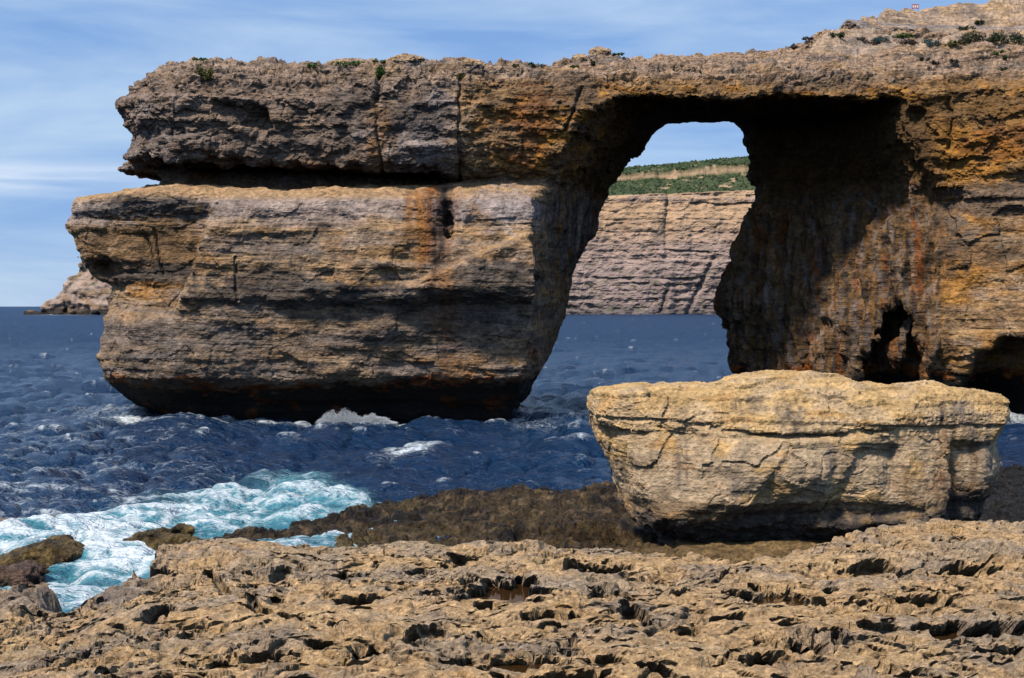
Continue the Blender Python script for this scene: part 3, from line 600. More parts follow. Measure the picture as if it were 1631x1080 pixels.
    co[:, 2] += 0.42 * np.clip(br, 0, 1) * (0.6 + 0.6 * n1) + 0.10 * np.clip(foam, 0, 1)
    co[:, 2] += 0.35 * np.exp(-((wpx - 655) / 50) ** 2 - ((wpy - 722) / 13) ** 2)
    m = bpy.data.materials.new('sea_water'); m.use_nodes = True; n, l = m.node_tree.nodes, m.node_tree.links; MATS['sea_water'] = m
    b = n['Principled BSDF']; b.inputs['IOR'].default_value = 1.33; b.inputs['Specular IOR Level'].default_value = 0.42
    af = n.new('ShaderNodeAttribute'); af.attribute_name = 'foam'; as_ = n.new('ShaderNodeAttribute'); as_.attribute_name = 'shoal'; ge = n.new('ShaderNodeNewGeometry')
    def noise(scale, det, ro, dist=0.0, stretch=None):
        t = n.new('ShaderNodeTexNoise'); t.inputs['Scale'].default_value = scale; t.inputs['Detail'].default_value = det; t.inputs['Roughness'].default_value = ro; t.inputs['Distortion'].default_value = dist; 
        if stretch:
            q_ = n.new('ShaderNodeMapping'); q_.inputs['Scale'].default_value = stretch; q_.inputs['Rotation'].default_value = (0, 0, 0.35); l.new(ge.outputs['Position'], q_.inputs['Vector']); l.new(q_.outputs['Vector'], t.inputs['Vector'])
        else: l.new(ge.outputs['Position'], t.inputs['Vector'])
        return t
    def ridge(t, k):
        a = n.new('ShaderNodeMath'); a.operation = 'SUBTRACT'; l.new(t.outputs['Fac'], a.inputs[0]); a.inputs[1].default_value = 0.5
        c = n.new('ShaderNodeMath'); c.operation = 'ABSOLUTE'; l.new(a.outputs[0], c.inputs[0])
        d = n.new('ShaderNodeMath'); d.operation = 'MULTIPLY_ADD'; l.new(c.outputs[0], d.inputs[0]); d.inputs[1].default_value = -k; d.inputs[2].default_value = 1.0; d.use_clamp = True; return d
    r1 = ridge(noise(0.9, 4, 0.6, 1.5), 5.0); r2 = ridge(noise(2.6, 5, 0.65, 1.0), 4.5)
    lace = n.new('ShaderNodeMath'); lace.operation = 'MULTIPLY_ADD'; l.new(r1.outputs[0], lace.inputs[0]); lace.inputs[1].default_value = 0.55
    lh = n.new('ShaderNodeMath'); lh.operation = 'MULTIPLY'; l.new(r2.outputs[0], lh.inputs[0]); lh.inputs[1].default_value = 0.5; l.new(lh.outputs[0], lace.inputs[2])
    ma = n.new('ShaderNodeMath'); ma.operation = 'MULTIPLY_ADD'; l.new(lace.outputs[0], ma.inputs[0]); ma.inputs[1].default_value = 0.9; l.new(af.outputs['Fac'], ma.inputs[2])
    r = n.new('ShaderNodeMapRange'); r.interpolation_type = 'SMOOTHSTEP'; r.inputs['From Min'].default_value = 0.86; r.inputs['From Max'].default_value = 1.75; l.new(ma.outputs[0], r.inputs['Value'])
    mw = n.new('ShaderNodeMix'); mw.data_type = 'RGBA'; mw.inputs['A'].default_value = (0.002, 0.025, 0.076, 1); mw.inputs['B'].default_value = (0.065, 0.26, 0.33, 1); l.new(as_.outputs['Fac'], mw.inputs['Factor'])
    mf = n.new('ShaderNodeMix'); mf.data_type = 'RGBA'; mf.inputs['B'].default_value = (0.66, 0.72, 0.76, 1); l.new(mw.outputs['Result'], mf.inputs['A']); l.new(r.outputs['Result'], mf.inputs['Factor'])
    l.new(mf.outputs['Result'], b.inputs['Base Color'])
    rr = n.new('ShaderNodeMapRange'); ch = n.new('ShaderNodeAttribute'); ch.attribute_name = 'chop'; l.new(ch.outputs['Fac'], rr.inputs['To Min']); rr.inputs['To Max'].default_value = 0.7; l.new(r.outputs['Result'], rr.inputs['Value']); l.new(rr.outputs['Result'], b.inputs['Roughness'])
    w0 = noise(0.16, 3, 0.55); w1 = ridge(noise(0.55, 5, 0.6, 0.4, (0.6, 1.25, 1.0)), 2.2); w2 = ridge(noise(2.4, 4, 0.6, 0.3, (0.6, 1.2, 1.0)), 2.2)
    ad = n.new('ShaderNodeMath'); ad.operation = 'MULTIPLY_ADD'; l.new(w2.outputs[0], ad.inputs[0]); ad.inputs[1].default_value = 0.28; l.new(w1.outputs[0], ad.inputs[2]); ad2 = n.new('ShaderNodeMath'); ad2.operation = 'MULTIPLY_ADD'; l.new(w0.outputs['Fac'], ad2.inputs[0]); ad2.inputs[1].default_value = 1.6; l.new(ad.outputs[0], ad2.inputs[2])
    bp = n.new('ShaderNodeBump'); bp.inputs['Distance'].default_value = 0.75; l.new(ad2.outputs[0], bp.inputs['Height']); l.new(bp.outputs['Normal'], b.inputs['Normal'])
    q = grid_quads(len(us), len(ys)); sh = np.clip(shoal * (0.72 + 0.5 * n1) + 0.25 * np.clip(foam, 0, 1) * shoal, 0, 1)
    # the rest of the sea, out of the picture to both sides and behind the land
    R = 80000.0; ring = np.array([[-R, -R], [R, -R], [R, R], [-R, R]]); co = np.concatenate([co, np.c_[ring, np.full(4, -1.6)]]).astype(np.float32); k = len(foam)
    q = np.concatenate([q, [[k, k + 1, k + 2, k + 3]]]).astype(np.int32); foam = np.append(foam, [0] * 4); sh = np.append(sh, [0] * 4)
    tag(build('sea', co, q, 'sea_water', None, {'foam': foam, 'shoal': sh, 'chop': np.append(0.20 + 0.28 * sstep(100, 420, y), [0.45] * 4)}, True), 'choppy dark blue sea with foam and turquoise surf', None, None, 'structure')
make_sea()

# ------------------------------------------------------------------ dark wave-washed shelf
def shelf_height(x, y):
    px = CX + x / y * F
    far = np.interp(px, [330, 380, 430, 480, 540, 600, 700, 820, 975, 1100, 1500, 1560, 1700], [53.5, 55.5, 56.5, 57.5, 60.5, 63.5, 65.5, 66, 66.5, 66, 66, 72, 74])
    near = np.interp(px, [330, 420, 500, 600, 680, 720], [52.5, 51.5, 51.2, 50.8, 49.0, 40])
    wob = 1.6 * fbm(x / 3, y / 4, 0 * x, 3, 501)
    e = np.minimum(far + wob - y, y - near - 0.6 * wob)
    left = x - X(330, 54) + 1.2 * wob
    e = np.minimum(e, left * 1.0)
    pl = 0.42 + 0.22 * sstep(-8, 4, x) + 0.22 * sstep(-9, 0, x) * sstep(58, 64, y)
    h = -0.9 + (pl + 0.9) * sstep(-1.2, 2.2, e)
    return h, e
def make_shelf():
    xs = np.linspace(-15.5, 27, 430); ys = np.linspace(43.5, 77, 230)
    x, y = np.meshgrid(xs, ys, indexing='ij'); x = x.ravel(); y = y.ravel()
    h, e = shelf_height(x, y)
    kar = fbm(x / 1.5, y / 1.9, 0 * x, 5, 511, 0.55, True); knob = fbm(x / 0.55, y / 0.8, 0 * x, 3, 521, 0.6, True)
    near_b = np.exp(-((x - 9.5) / 5.5) ** 4 - ((y - 46.3) / 2.2) ** 4)
    z = h + (0.24 * kar - 0.06 + 0.13 * knob) * sstep(-1.5, 1, e) * (1 - 0.75 * near_b) + 0.6 * near_b - (1 - near_b) * (0.3 * crevice(x / 1.1, y / 1.5, 0 * x, 541, 0.09) + 0.16 * crevice(x / 0.5, y / 0.7, 0 * x, 543, 0.1)) * sstep(0.05, 0.4, h)
    lf = z + 0.06 * perlin(x / 0.8, y / 0.8, 0 * x, 545); kk = np.floor(lf / 0.13); z = z + (1 - near_b) * 0.9 * (0.13 * (kk + sstep(0.75, 0.95, lf / 0.13 - kk)) - lf) * sstep(0.1, 0.4, h)
    # smooth bedded plinth under the boulder
    led = np.floor(z / 0.16) * 0.16 + 0.16 * sstep(0.4, 1, z / 0.16 - np.floor(z / 0.16)); z = z + (led - z) * near_b
    # tilted pale slab left of the boulder
    z += 0.55 * sstep(0.8, 0, np.abs(x - 2.6 - 0.5 * (y - 53)) - 1.2) * sstep(49, 51, y) * sstep(55, 53, y)
    co = np.stack([x, y, z], 1).astype(np.float32)
    n = fbm(x / 2, y / 2, z / 1, 3, 531)
    c = np.tile(np.array([0.105, 0.066, 0.028]), (len(co), 1)) * 0.62; c = mixc(c, np.array([0.020, 0.013, 0.008]), sstep(-0.1, 0.4, n)); c = mixc(c, np.array([0.20, 0.15, 0.055]), sstep(0.1, 0.5, -n) * sstep(0.6, 0.0, z) * 0.8); c = mixc(c, np.array([0.17, 0.11, 0.052]), sstep(0.1, 0.5, fbm(x / 0.7, y / 1.1, z, 3, 535)) * 0.7); c = mixc(c, BLCK * 1.6, sstep(0.15, -0.1, z))
    c = mixc(c, SAND * 0.75, sstep(0, 0.25, z - 1.38 + 0.3 * n) * sstep(-2, 2, x) * 0.9); c = mixc(c, np.array([0.30, 0.19, 0.085]), near_b * 0.8); c = mixc(c, BLCK * 1.5, sstep(14, 16, x) * 0.95)
    tag(build('rock_shelf', co, grid_quads(len(xs), len(ys)), 'wet_rock', None, {'tint': c}), 'low dark brown wave-washed rock shelf behind the pale foreground rock', None, None, 'structure')
make_shelf()

def blob_rock(name, cx, cy, cz, rx, ry, rz, seed, tints, mat, label, cat='rock', rough=0.35, flat=0.0, h=None, group=None, peak=None):
    """one rock of its own, uneven and faceted, base at cz"""
    h = h or max(min(rx, ry, rz) / 9, max(rx, ry) / 40)
    g = 1.45
    ax = np.arange(-rx * g, rx * g + h, h); ay = np.arange(-ry * g, ry * g + h, h); az = np.arange(-rz * 0.75, rz * g + h, h)
    x, y, z = np.meshgrid(ax, ay, az, indexing='ij')
    zz = z.copy()
    if peak is not None: zz = z / (0.35 + 0.65 * np.exp(-((x - peak * rx) / (0.55 * rx)) ** 2))
    p = 2.6
    f = ((np.abs(x / rx)) ** p + np.abs(y / ry) ** p + np.abs(zz / rz) ** (p + flat)) ** (1 / p) - 1
    f = f + rough * fbm(x / rx * 1.3 + seed, y / ry * 1.3, z / rz * 1.1, 4, seed, 0.55) * 1.1
    f[0] = f[-1] = 1; f[:, 0] = f[:, -1] = 1; f[:, :, 0] = 1; f[:, :, -1] = 1
    co, q = surface_nets(f.astype(np.float32), (ax[0], ay[0], az[0]), h)
    x, y, z = co.T.astype(float); s = min(rx, ry, rz)
    nn = normals(co, q); co = co + nn * (0.10 * s * fbm(x / s * 2.5, y / s * 2.5, z / s * 2.5, 3, seed + 1, 0.6, True))[:, None]
    nz = fbm(x / s, y / s, z / s, 3, seed + 2); c = np.tile(np.asarray(tints[0]), (len(co), 1)); c = mixc(c, tints[1], sstep(-0.1, 0.4, nz))
    c = mixc(c, tints[-1], sstep(0.1 * rz, -0.1 * rz, z))
    o = build(name, co.astype(np.float32), q, mat, None, {'tint': c}); o.location = (cx, cy, cz)
    return tag(o, label, cat, group)
WET = (np.array([0.16, 0.105, 0.038]), np.array([0.06, 0.042, 0.022]), BLCK * 2)
blob_rock('rock', X(62, 50.5), 50.5, -0.15, 1.75, 1.3, 0.92, 3, WET, 'wet_rock', 'peaked wet brown rock in the surf at the far left', rough=0.30, peak=0.35)
blob_rock('rock', X(262, 52.0), 52.0, -0.1, 1.45, 1.1, 0.75, 5, WET, 'wet_rock', 'low wet brown rock in the foam beside the shelf tip', rough=0.35)
blob_rock('rock', X(362, 50.4), 50.4, -0.1, 1.15, 0.9, 0.75, 8, (np.array([0.05, 0.036, 0.022]), BLCK * 2.5, BLCK * 2), 'wet_rock', 'nearly black wet rock just behind the corner of the pale ledge', rough=0.3)
blob_rock('rock', X(20, 47.5), 47.5, -0.25, 1.1, 0.8, 0.5, 11, (np.array([0.14, 0.085, 0.06]), np.array([0.07, 0.05, 0.04]), BLCK * 2), 'wet_rock', 'small reddish rock awash at the left edge of the picture', rough=0.3)
blob_rock('rock', X(50, 57.5), 57.5, -0.3, 3.2, 1.0, 0.62, 14, (np.array([0.26, 0.20, 0.17]), np.array([0.15, 0.11, 0.09]), BLCK * 3), 'wet_rock', 'flat pinkish grey rock awash behind the surf at far left', rough=0.25)

# ------------------------------------------------------------------ the great boulder
def make_boulder():
    h = 0.112; D = 46.0
    ax = np.arange(2.0, 17.8, h, dtype=np.float32); ay = np.arange(44.3, 56, h, dtype=np.float32); az = np.arange(0.3, 7.6, h, dtype=np.float32)
    x, y, z = ax[:, None, None], ay[None, :, None], az[None, None, :]
    xl = np.interp(z, Z(np.array([870, 850, 830, 800, 775, 740, 700, 660, 620, 600]), D), X([1060, 1015, 998, 984, 978, 962, 944, 937, 944, 975], D) + 0.28)
    xr = np.interp(z, Z(np.array([850, 815, 790, 760, 720, 700, 660, 632, 612]), D + 1.5), X([1562, 1580, 1592, 1598, 1598, 1600, 1605, 1608, 1585], D + 1.5) + 0.38)
    f = np.interp(z, [0.3, 1.0, 1.4, 1.8, 2.2, 2.6, 3.4, 4.4, 4.62, 4.72, 4.85, 5.2, 6.0, 6.5, 6.8, 7.2], [47.2, 47.0, 46.6, 46.2, 45.8, 45.45, 45.3, 45.72, 45.8, 45.95, 45.87, 46.15, 47.2, 48.4, 50.2, 53])
    def g(cx, cz, sx, sz): return np.exp(-((x - X(cx, D)) / sx) ** 2 - ((z - Z(cz, D)) / sz) ** 2)
    ridge = X(np.array([1130.0, 1060.0]), D)
    xr1 = np.interp(z, Z(np.array([800, 690]), D), [ridge[1], ridge[0]])
    f = f + 1.25 * sstep(0.06, -0.6, x - xr1) * sstep(1.6, 2.4, z) * sstep(5.2, 4.7, z) - 0.7 * sstep(-0.05, 0.3, x - X(1022, D) - 0.35 * (z - 4)) * sstep(0.1, -0.5, x - xr1) * sstep(5.2, 4.4, z)
    f = f + 0.35 * sstep(-0.1, 0.3, x - X(1345, D) - 0.5 * (z - 3.6)) * sstep(4.7, 4.2, z) * sstep(1.8, 2.4, z) + 0.25 * sstep(-0.05, 0.2, x - X(1210, D) - 0.7 * (z - 3.2)) * sstep(4.6, 4.2, z) * sstep(1.8, 2.2, z) - 0.9 * g(1480, 715, 0.7, 0.6) + 1.2 * sstep(X(1505, D), X(1535, D), x) * sstep(5.6, 4.6, z) + 0.5 * g(1430, 740, 0.5, 1.0) + 0.25 * g(1330, 760, 0.3, 1.0) - 0.3 * g(1260, 740, 0.8, 0.9)
    f = f + 0.5 * g(1045, 640, 0.25, 0.6)
    crack = np.interp(x, X([1000, 1080, 1110, 1160, 1250, 1380, 1480, 1520], D), Z(np.array([690, 686, 676, 688, 697, 690, 686, 684]), D))
    f = f + 0.40 * np.exp(-((z - crack) / 0.08) ** 2) * sstep(X(1060, D), X(1110, D), x) * sstep(X(1490, D), X(1440, D), x)
    f = f + 1.9 * np.clip(1 - (x - xl) / 1.3, 0, 1) ** 1.6 + 2.0 * np.clip(1 - (xr - x) / 1.2, 0, 1) ** 1.8
    top = np.interp(x, X([940, 1000, 1100, 1180, 1240, 1345, 1385, 1500, 1560, 1610], 47.5), Z(np.array([617, 612, 606, 598, 592, 592, 603, 604, 616, 630]), 47.5)) - 0.27 + 0.05 * (y - 47.5) - 0.02 * (y - 47.5) ** 2
    d = smax(f - y, z - top, 0.2); d = smax(d, xl - x, 0.12); d = smax(d, x - xr, 0.12); d = smax(d, y - 53.5 + 0.12 * (x - 9) ** 2 * 0.3, 0.4)
    for (nx_, ny_, nz_, pX, pY, pZ) in ((-0.72, -0.66, -0.20, X(1012, D), 45.9, 3.6), (0.0, -0.90, -0.43, 9.0, 45.5, 2.3), (0.66, -0.74, -0.1, X(1552, D), 46.0, 3.4), (0.30, -0.95, 0.12, X(1330, D), 45.45, 3.6), (-0.35, -0.90, 0.25, X(1150, D), 45.75, 4.2), (-0.15, -0.78, 0.60, X(1200, D), 46.3, 5.5), (0.2, -0.72, 0.66, X(1420, D), 46.5, 5.6), (0.05, -0.93, -0.36, X(1230, D), 45.4, 2.9)):
        d = smax(d, nx_ * (x - pX) + ny_ * (y - pY) + nz_ * (z - pZ), 0.05)
    f = d.astype(np.float32)
    b = np.nonzero(np.abs(f) < 0.5); px, py, pz = ax[b[0]], ay[b[1]], az[b[2]]
    f[b] += 0.15 * fbm(px / 2.6, py / 2.6, pz / 1.5, 3, 601)
    f[:, :, 0] = 1; f[0] = 1; f[-1] = 1
    co, q = surface_nets(f, (ax[0], ay[0], az[0]), h)
    co = relax(co, q, 1, 0.4); n = normals(co, q); x, y, z = co.T
    keep = ~((n[q].mean(1)[:, 1] > 0.5) | (co[q].mean(1)[:, 1] > 51.5)); co_b, q_b = co, q[~keep]
    q = q[keep]; us = np.unique(q); rm = np.zeros(len(co), np.int32); rm[us] = np.arange(len(us)); co, q = co[us], rm[q]
    co, q = subdivide(co, q); n = normals(co, q); x, y, z = co.T.astype(float)
    upp = sstep(4.6, 5.2, z)
    wz = z + 0.12 * fbm(x / 2, y / 2, z / 2, 2, 611) + 0.02 * (x - 9)
    b1, _ = beds(wz, 15, 0.12, 0.5); b2, _ = beds(wz, 16, 0.06, 0.16)
    f1, f2, idv = cells(x / 1.5 + 0.4 * perlin(x, y, z, 2), y / 0.8, z / 1.0 + 0.4 * perlin(x, y, z, 3), 4)
    d = (0.045 + 0.03 * upp) * b1 + 0.014 * b2 * (0.4 + upp) + (idv - 0.5) * 0.13 - 0.035 * np.exp(-((f2 - f1) / 0.03) ** 2) * sstep(0.05, 0.4, fbm(x / 1.6, y / 1.6, z / 1.6, 2, 621))
    d += 0.045 * fbm(x / 0.7, y / 0.7, z / 0.45, 4, 631, 0.6) + 0.03 * fbm(x / 0.18, y / 0.18, z / 0.14, 2, 641, 0.5, True) * (0.5 + upp)
    d += 0.10 * sstep(2.6, 1.8, z) * fbm(x / 0.4, y / 0.4, z / 0.3, 3, 651)
    co = co + n * d[:, None].astype(np.float32); x, y, z = co.T.astype(float)
    med = fbm(x / 1.3, y / 1.3, z / 0.8, 3, 661); sml = fbm(x / 0.35, y / 0.35, z / 0.3, 3, 671); lam = fbm(x / 2, y / 2, z / 0.25, 3, 681)
    c = np.tile(np.array([0.50, 0.345, 0.195]), (len(co), 1))
    c = mixc(c, np.array([0.44, 0.325, 0.215]), sstep(4.7, 4.2, z + 0.4 * med) * 0.75)
    c = mixc(c, np.array([0.55, 0.345, 0.14]), sstep(0.0, 0.5, med + 0.5 * sstep(4.5, 6.2, z) - 0.1) * 0.75)
    c = mixc(c, ORNG, sstep(0.35, 0.8, lam + 0.5 * med) * 0.4)
    st = fbm(x / 0.22, y / 0.5, z / 1.8, 3, 691)
    for (sx, sy, rx, ry, col, k) in ((1085, 740, 16, 50, DARK * 1.4, .6), (1190, 655, 30, 30, DARK * 1.5, .5), (1265, 660, 26, 40, DARK * 1.3, .7), (1320, 735, 10, 40, DARK * 1.5, .5), (1430, 720, 12, 40, DARK * 1.2, .6), (1525, 665, 20, 45, DARK, .7), (1175, 770, 30, 25, DARK * 1.6, .5), (1300, 775, 14, 35, DARK * 1.4, .6),
                                     (1575, 720, 45, 110, DARK * 1.8, .7), (1540, 740, 50, 60, ORNG * .6, .6), (1460, 770, 40, 40, ORNG * .7, .5), (1070, 700, 14, 60, ORNG, .5), (1000, 745, 60, 22, BRWN, .5), (1520, 780, 40, 30, RUST * .7, .5)):
        wx = CX + (x + 0.1 * sml) / 46 * F; wy = HZ - (z + 0.1 * sml - CH) / 46 * F
        r = np.hypot((wx - sx) / rx, (wy - sy) / ry) + 0.5 * med; c = mixc(c, col, k * sstep(1.1, 0.5, r) * (0.6 + st))
    wet = z - 2.3 + 0.35 * med + 0.25 * sml - 0.5 * sstep(13, 15, x)
    c = mixc(c, BRWN * 0.9, sstep(0.45, 0.1, wet) * 0.7); c = mixc(c, DARK * 0.7, sstep(0.15, -0.35, wet) * 0.9)
    root = tag(empty('boulder', (9, 48, 1)), 'massive flat-topped pale limestone boulder on the shore right of centre', 'boulder')
    off = np.array([9, 48, 1], np.float32)
    fc = co[q].mean(1); up = fc[:, 2] > np.interp(fc[:, 0], X([1000, 1080, 1110, 1160, 1250, 1380, 1480, 1520], D), Z(np.array([690, 686, 676, 688, 697, 690, 686, 684]), D))
    for nm, m, lab in (('upper_block', up, 'yellowish weathered bed above the crack'), ('lower_block', ~up, 'smooth grey-tan block below the crack')):
        o = build(nm, co - off, q[m], 'boulder_rock', root, {'tint': np.clip(c, 0.005, 0.6)}); o['label'] = lab
    o = build('back_face', co_b - off, q_b, 'boulder_rock', root, {'tint': np.tile(SAND * 0.8, (len(co_b), 1))})
make_boulder()

# ------------------------------------------------------------------ foreground limestone pavement
def ground_base(x, y):
    z = np.interp(y, [17, 23, 30, 36, 42, 47], [3.5, 3.05, 2.45, 2.0, 1.62, 1.5])
    z = z + 0.75 * sstep(7, 13, x) * sstep(31, 43, y) - 0.25 * sstep(-2, -9, x) * sstep(41, 37, y) + 0.22 * sstep(-4, -9, x) * sstep(37.5, 40.5, y) - 0.60 * sstep(-8.0, -11.0, x) * sstep(39.0, 35.5, y)
    return z
def shore_px(px, py, z=None):
    """where on the pavement a photo pixel lands"""
    y = 35.0
    for _ in range(20):
        y = (CH - float(ground_base(np.array((px - CX) / F * y), np.array(y)))) * F / (py - HZ); y = min(max(y, 18), 47)
    return (px - CX) / F * y, y
PITS = [(800, 938, 66, 30, .85), (745, 885, 30, 12, .4), (560, 955, 34, 8, .5), (693, 992, 62, 7, .45), (800, 1043, 75, 12, .6), (900, 1077, 80, 9, .6), (1240, 945, 70, 16, .7), (975, 944, 36, 12, .5), (1010, 975, 22, 14, .4), (950, 905, 45, 9, .5), (1550, 1000, 70, 12, .65), (1190, 1046, 48, 14, .65), (1270, 992, 36, 9, .4), (1275, 1022, 40, 8, .45),
        (660, 1018, 32, 9, .5), (590, 1035, 30, 12, .5), (345, 1052, 30, 12, .55), (440, 925, 40, 7, .4), (420, 957, 30, 8, .4), (55, 1035, 45, 7, .5), (95, 970, 24, 5, .3), (540, 912, 26, 8, .45), (1400, 905, 50, 6, .4), (1540, 902, 45, 7, .5), (1475, 955, 40, 8, .35), (1390, 1068, 36, 8, .5), (1450, 1078, 50, 6, .4), (960, 1043, 28, 8, .4), (1040, 1068, 34, 9, .5), (480, 1072, 30, 6, .35),
        (1090, 1005, 20, 6, .35), (1130, 985, 25, 5, .3), (860, 985, 30, 6, .3), (510, 1030, 22, 6, .35), (1600, 1040, 40, 6, .4), (1330, 1010, 30, 5, .3), (1180, 905, 28, 5, .3), (620, 925, 24, 6, .3), (720, 1058, 40, 5, .4), (250, 985, 22, 9, .4), (180, 1060, 30, 5, .35), (275, 1070, 28, 6, .35), (410, 1040, 26, 6, .3)]
def make_shore():
    ys = 18.5 + 29.5 * (0.55 * np.linspace(0, 1, 500) + 0.45 * np.linspace(0, 1, 500) ** 1.5); us = np.linspace(-0.39, 0.39, 660)
    x = (us[:, None] * ys[None]).ravel(); y = np.repeat(ys[None], len(us), 0).ravel(); zo = 0 * x
    base = ground_base(x, y)
    lg = fbm(x / 3.2, y / 3.6, zo, 4, 701, 0.5); base = base + 0.24 * lg
    # ledges of thin limestone beds
    bb = base + 0.10 * fbm(x / 1.1, y / 1.1, zo, 3, 711); s = 0.2; k = np.floor(bb / s); t = bb / s - k
    z = base + (s * (k + sstep(0.78, 0.92, t)) - bb) * sstep(-0.3, 0.15, fbm(x / 4, y / 4, zo, 2, 721)) * 1.0
    # karst relief
    rgh = 0.25 + 0.75 * sstep(-0.25, 0.35, fbm(x / 3, y / 3, zo, 2, 733))
    z += 0.10 * fbm(x / 1.3, y / 1.0, zo, 3, 731, 0.5, True) + rgh * (0.032 * fbm(x / 0.28, y / 0.28, zo, 3, 741, 0.6) - 0.05 * fbm(x / 0.8, y / 0.6, zo, 3, 743, 0.5, True))
    f1, f2, idv = cells(x / 1.3 + 0.5 * perlin(x / 0.6, y / 0.6, zo, 3), y / 0.8 + 0.5 * perlin(x / 0.6, y / 0.6, zo, 4), zo + 0.5, 6)
    z += (idv - 0.5) * 0.10 - 0.20 * np.exp(-((f2 - f1) / 0.05) ** 2) * sstep(-0.15, 0.25, fbm(x / 2, y / 2, zo, 2, 751))
    wa = x + 0.25 * perlin(x / 0.7, y / 0.7, zo, 745); wb = y + 0.25 * perlin(x / 0.7, y / 0.7, zo, 746)
    crv = np.maximum(0.16 * crevice(wa / 1.5, wb / 0.7, zo, 747, 0.07) * sstep(-0.15, 0.25, fbm(x / 2.2, y / 2.2, zo, 2, 748)), np.maximum(0.08 * crevice(wa / 0.8, wb / 0.34, zo, 749, 0.07), 0.035 * crevice(wa / 0.34, wb / 0.17, zo, 750, 0.10)) * rgh)
    # shoreline drop
    px = CX + x / y * F
    wob = 0.5 * fbm(x / 1.5, y / 1.5, zo, 3, 761)
    far = np.interp(px, [-100, 235, 258, 400, 520, 700, 830, 950, 1060, 1180, 1250, 1262, 1320, 1400, 1500, 1640, 1800], [38, 39.5, 43.2, 43.6, 44.2, 44.5, 44.6, 44.0, 42.4, 41.3, 41.2, 43, 43.6, 44.2, 44.6, 44.2, 44]) + wob
    inlet = sstep(X(250, 42) + 0.25 * wob, X(235, 42) + 0.25 * wob, x) * sstep(37.6, 38.8, y + 0.5 * wob)
    notch = np.exp(-((x + 11.6 + 0.6 * wob) / 0.6) ** 2) * sstep(34.5, 37.5, y) * 1.4 * sstep(-10.6, -11.0, x)
    drop = np.maximum(sstep(-0.05, 0.55, y - far), inlet)
    z = z - 0.9 * sstep(-2.0, 0, y - far) * 0.12 - notch
    hump = 0.55 * np.exp(-((x - X(80, 36.5)) / 1.6) ** 2 - ((y - 36.3) / 1.3) ** 2); z = z + hump
    z = z * (1 - drop) + (-1.0) * drop
    # solution hollows, undercut at their far rims
    dep = np.zeros_like(x); wn1 = 0.45 * fbm(x / 0.6, y / 0.6, zo, 3, 771)
    rg = np.random.default_rng(8); pits = list(PITS)
    for _ in range(110):
        pits.append((rg.uniform(-60, 1690), 885 + 200 * rg.random() ** 0.8, rg.uniform(9, 34), rg.uniform(2.0, 5), rg.uniform(0.14, 0.36)))
    for i_, (ppx, ppy, rx, ry, dd) in enumerate(pits):
        if i_ < len(PITS): rx, ry = rx * 1.2, ry * 1.35
        wx, wy = shore_px(ppx, ppy); a = rx / F * wy; b_ = ry * wy * wy / (F * 6.8)
        m = (np.abs(x - wx) < 2 * a + 0.3) & (np.abs(y - wy) < 2 * b_ + 0.3)
        r = np.hypot((x[m] - wx) / a, (y[m] - wy) / b_) + wn1[m] * 1.1
        dep[m] = np.maximum(dep[m], dd * sstep(1.05, 0.72, r))
    for (a0, a1, w) in (((330, 902), (405, 975), .12), ((405, 975), (470, 985), .12), ((1400, 842), (1415, 872), .05), ((1040, 950), (1180, 905), .08), ((860, 1000), (1010, 985), .06)):
        p0, p1 = np.array(shore_px(*a0)), np.array(shore_px(*a1)); dv = p1 - p0; tt = np.clip(((x - p0[0]) * dv[0] + (y - p0[1]) * dv[1]) / (dv @ dv), 0, 1)
        r = np.hypot(x - p0[0] - dv[0] * tt, y - p0[1] - dv[1] * tt) + 0.12 * wn1; dep = np.maximum(dep, 0.35 * sstep(w * 1.6, w * 0.5, r))
    tiny = 0.16 * sstep(0.48, 0.66, fbm(x / 0.42, y / 0.5, zo, 3, 781, 0.5)) * rgh; dep = np.maximum(np.maximum(dep, tiny), crv)
    h1, _, hid_ = cells(x / 0.26 + 0.5 * perlin(x / 0.5, y / 0.5, zo, 752), y / 0.30 + 0.5 * perlin(x / 0.5, y / 0.5, zo, 753), zo + 0.5, 21)
    dep = np.maximum(dep, 0.085 * sstep(0.42, 0.18, h1) * sstep(0.2, 0.6, hid_) * sstep(-0.2, 0.3, fbm(x / 2.4, y / 2.4, zo, 2, 754)))
    dep *= (1 - drop)
    z2 = z - dep; y2 = y + 1.4 * dep + 0.04 * perlin(x / 0.2, y / 0.2, z2 / 0.2, 5)
    co = np.stack([x, y2, z2], 1).astype(np.float32)
    med = fbm(x / 1.8, y / 1.8, zo, 3, 791); sml = fbm(x / 0.3, y / 0.3, z2 / 0.3, 3, 801)
    c = np.tile(np.array([0.51, 0.325, 0.165]), (len(co), 1)); c = mixc(c, np.array([0.40, 0.285, 0.185]), sstep(-0.1, 0.5, med)); c = mixc(c, np.array([0.46, 0.265, 0.10]), sstep(0.2, 0.6, sml - 0.4 * med) * 0.6); lgc = fbm(x / 4, y / 4, zo, 3, 795); c = mixc(c, np.array([0.36, 0.27, 0.185]), sstep(0.1, 0.5, lgc) * 0.7); c = mixc(c, np.array([0.56, 0.37, 0.19]), sstep(0.1, 0.5, -lgc) * 0.6); c = mixc(c, GREY * 0.7, sstep(0.25, 0.6, sml + 0.5 * med) * 0.5)
    c = mixc(c, np.array([0.16, 0.085, 0.03]), sstep(0.2, 0.45, dep) * 0.7)  # deep hollows coloured darker, their shade put into the stone tint
    c = mixc(c, BLCK * 3, sstep(0.7, 0.1, z2) * 0.9); c = mixc(c, GREY * 0.75, sstep(-8.5, -11, x) * sstep(35, 36, y) * 0.5)
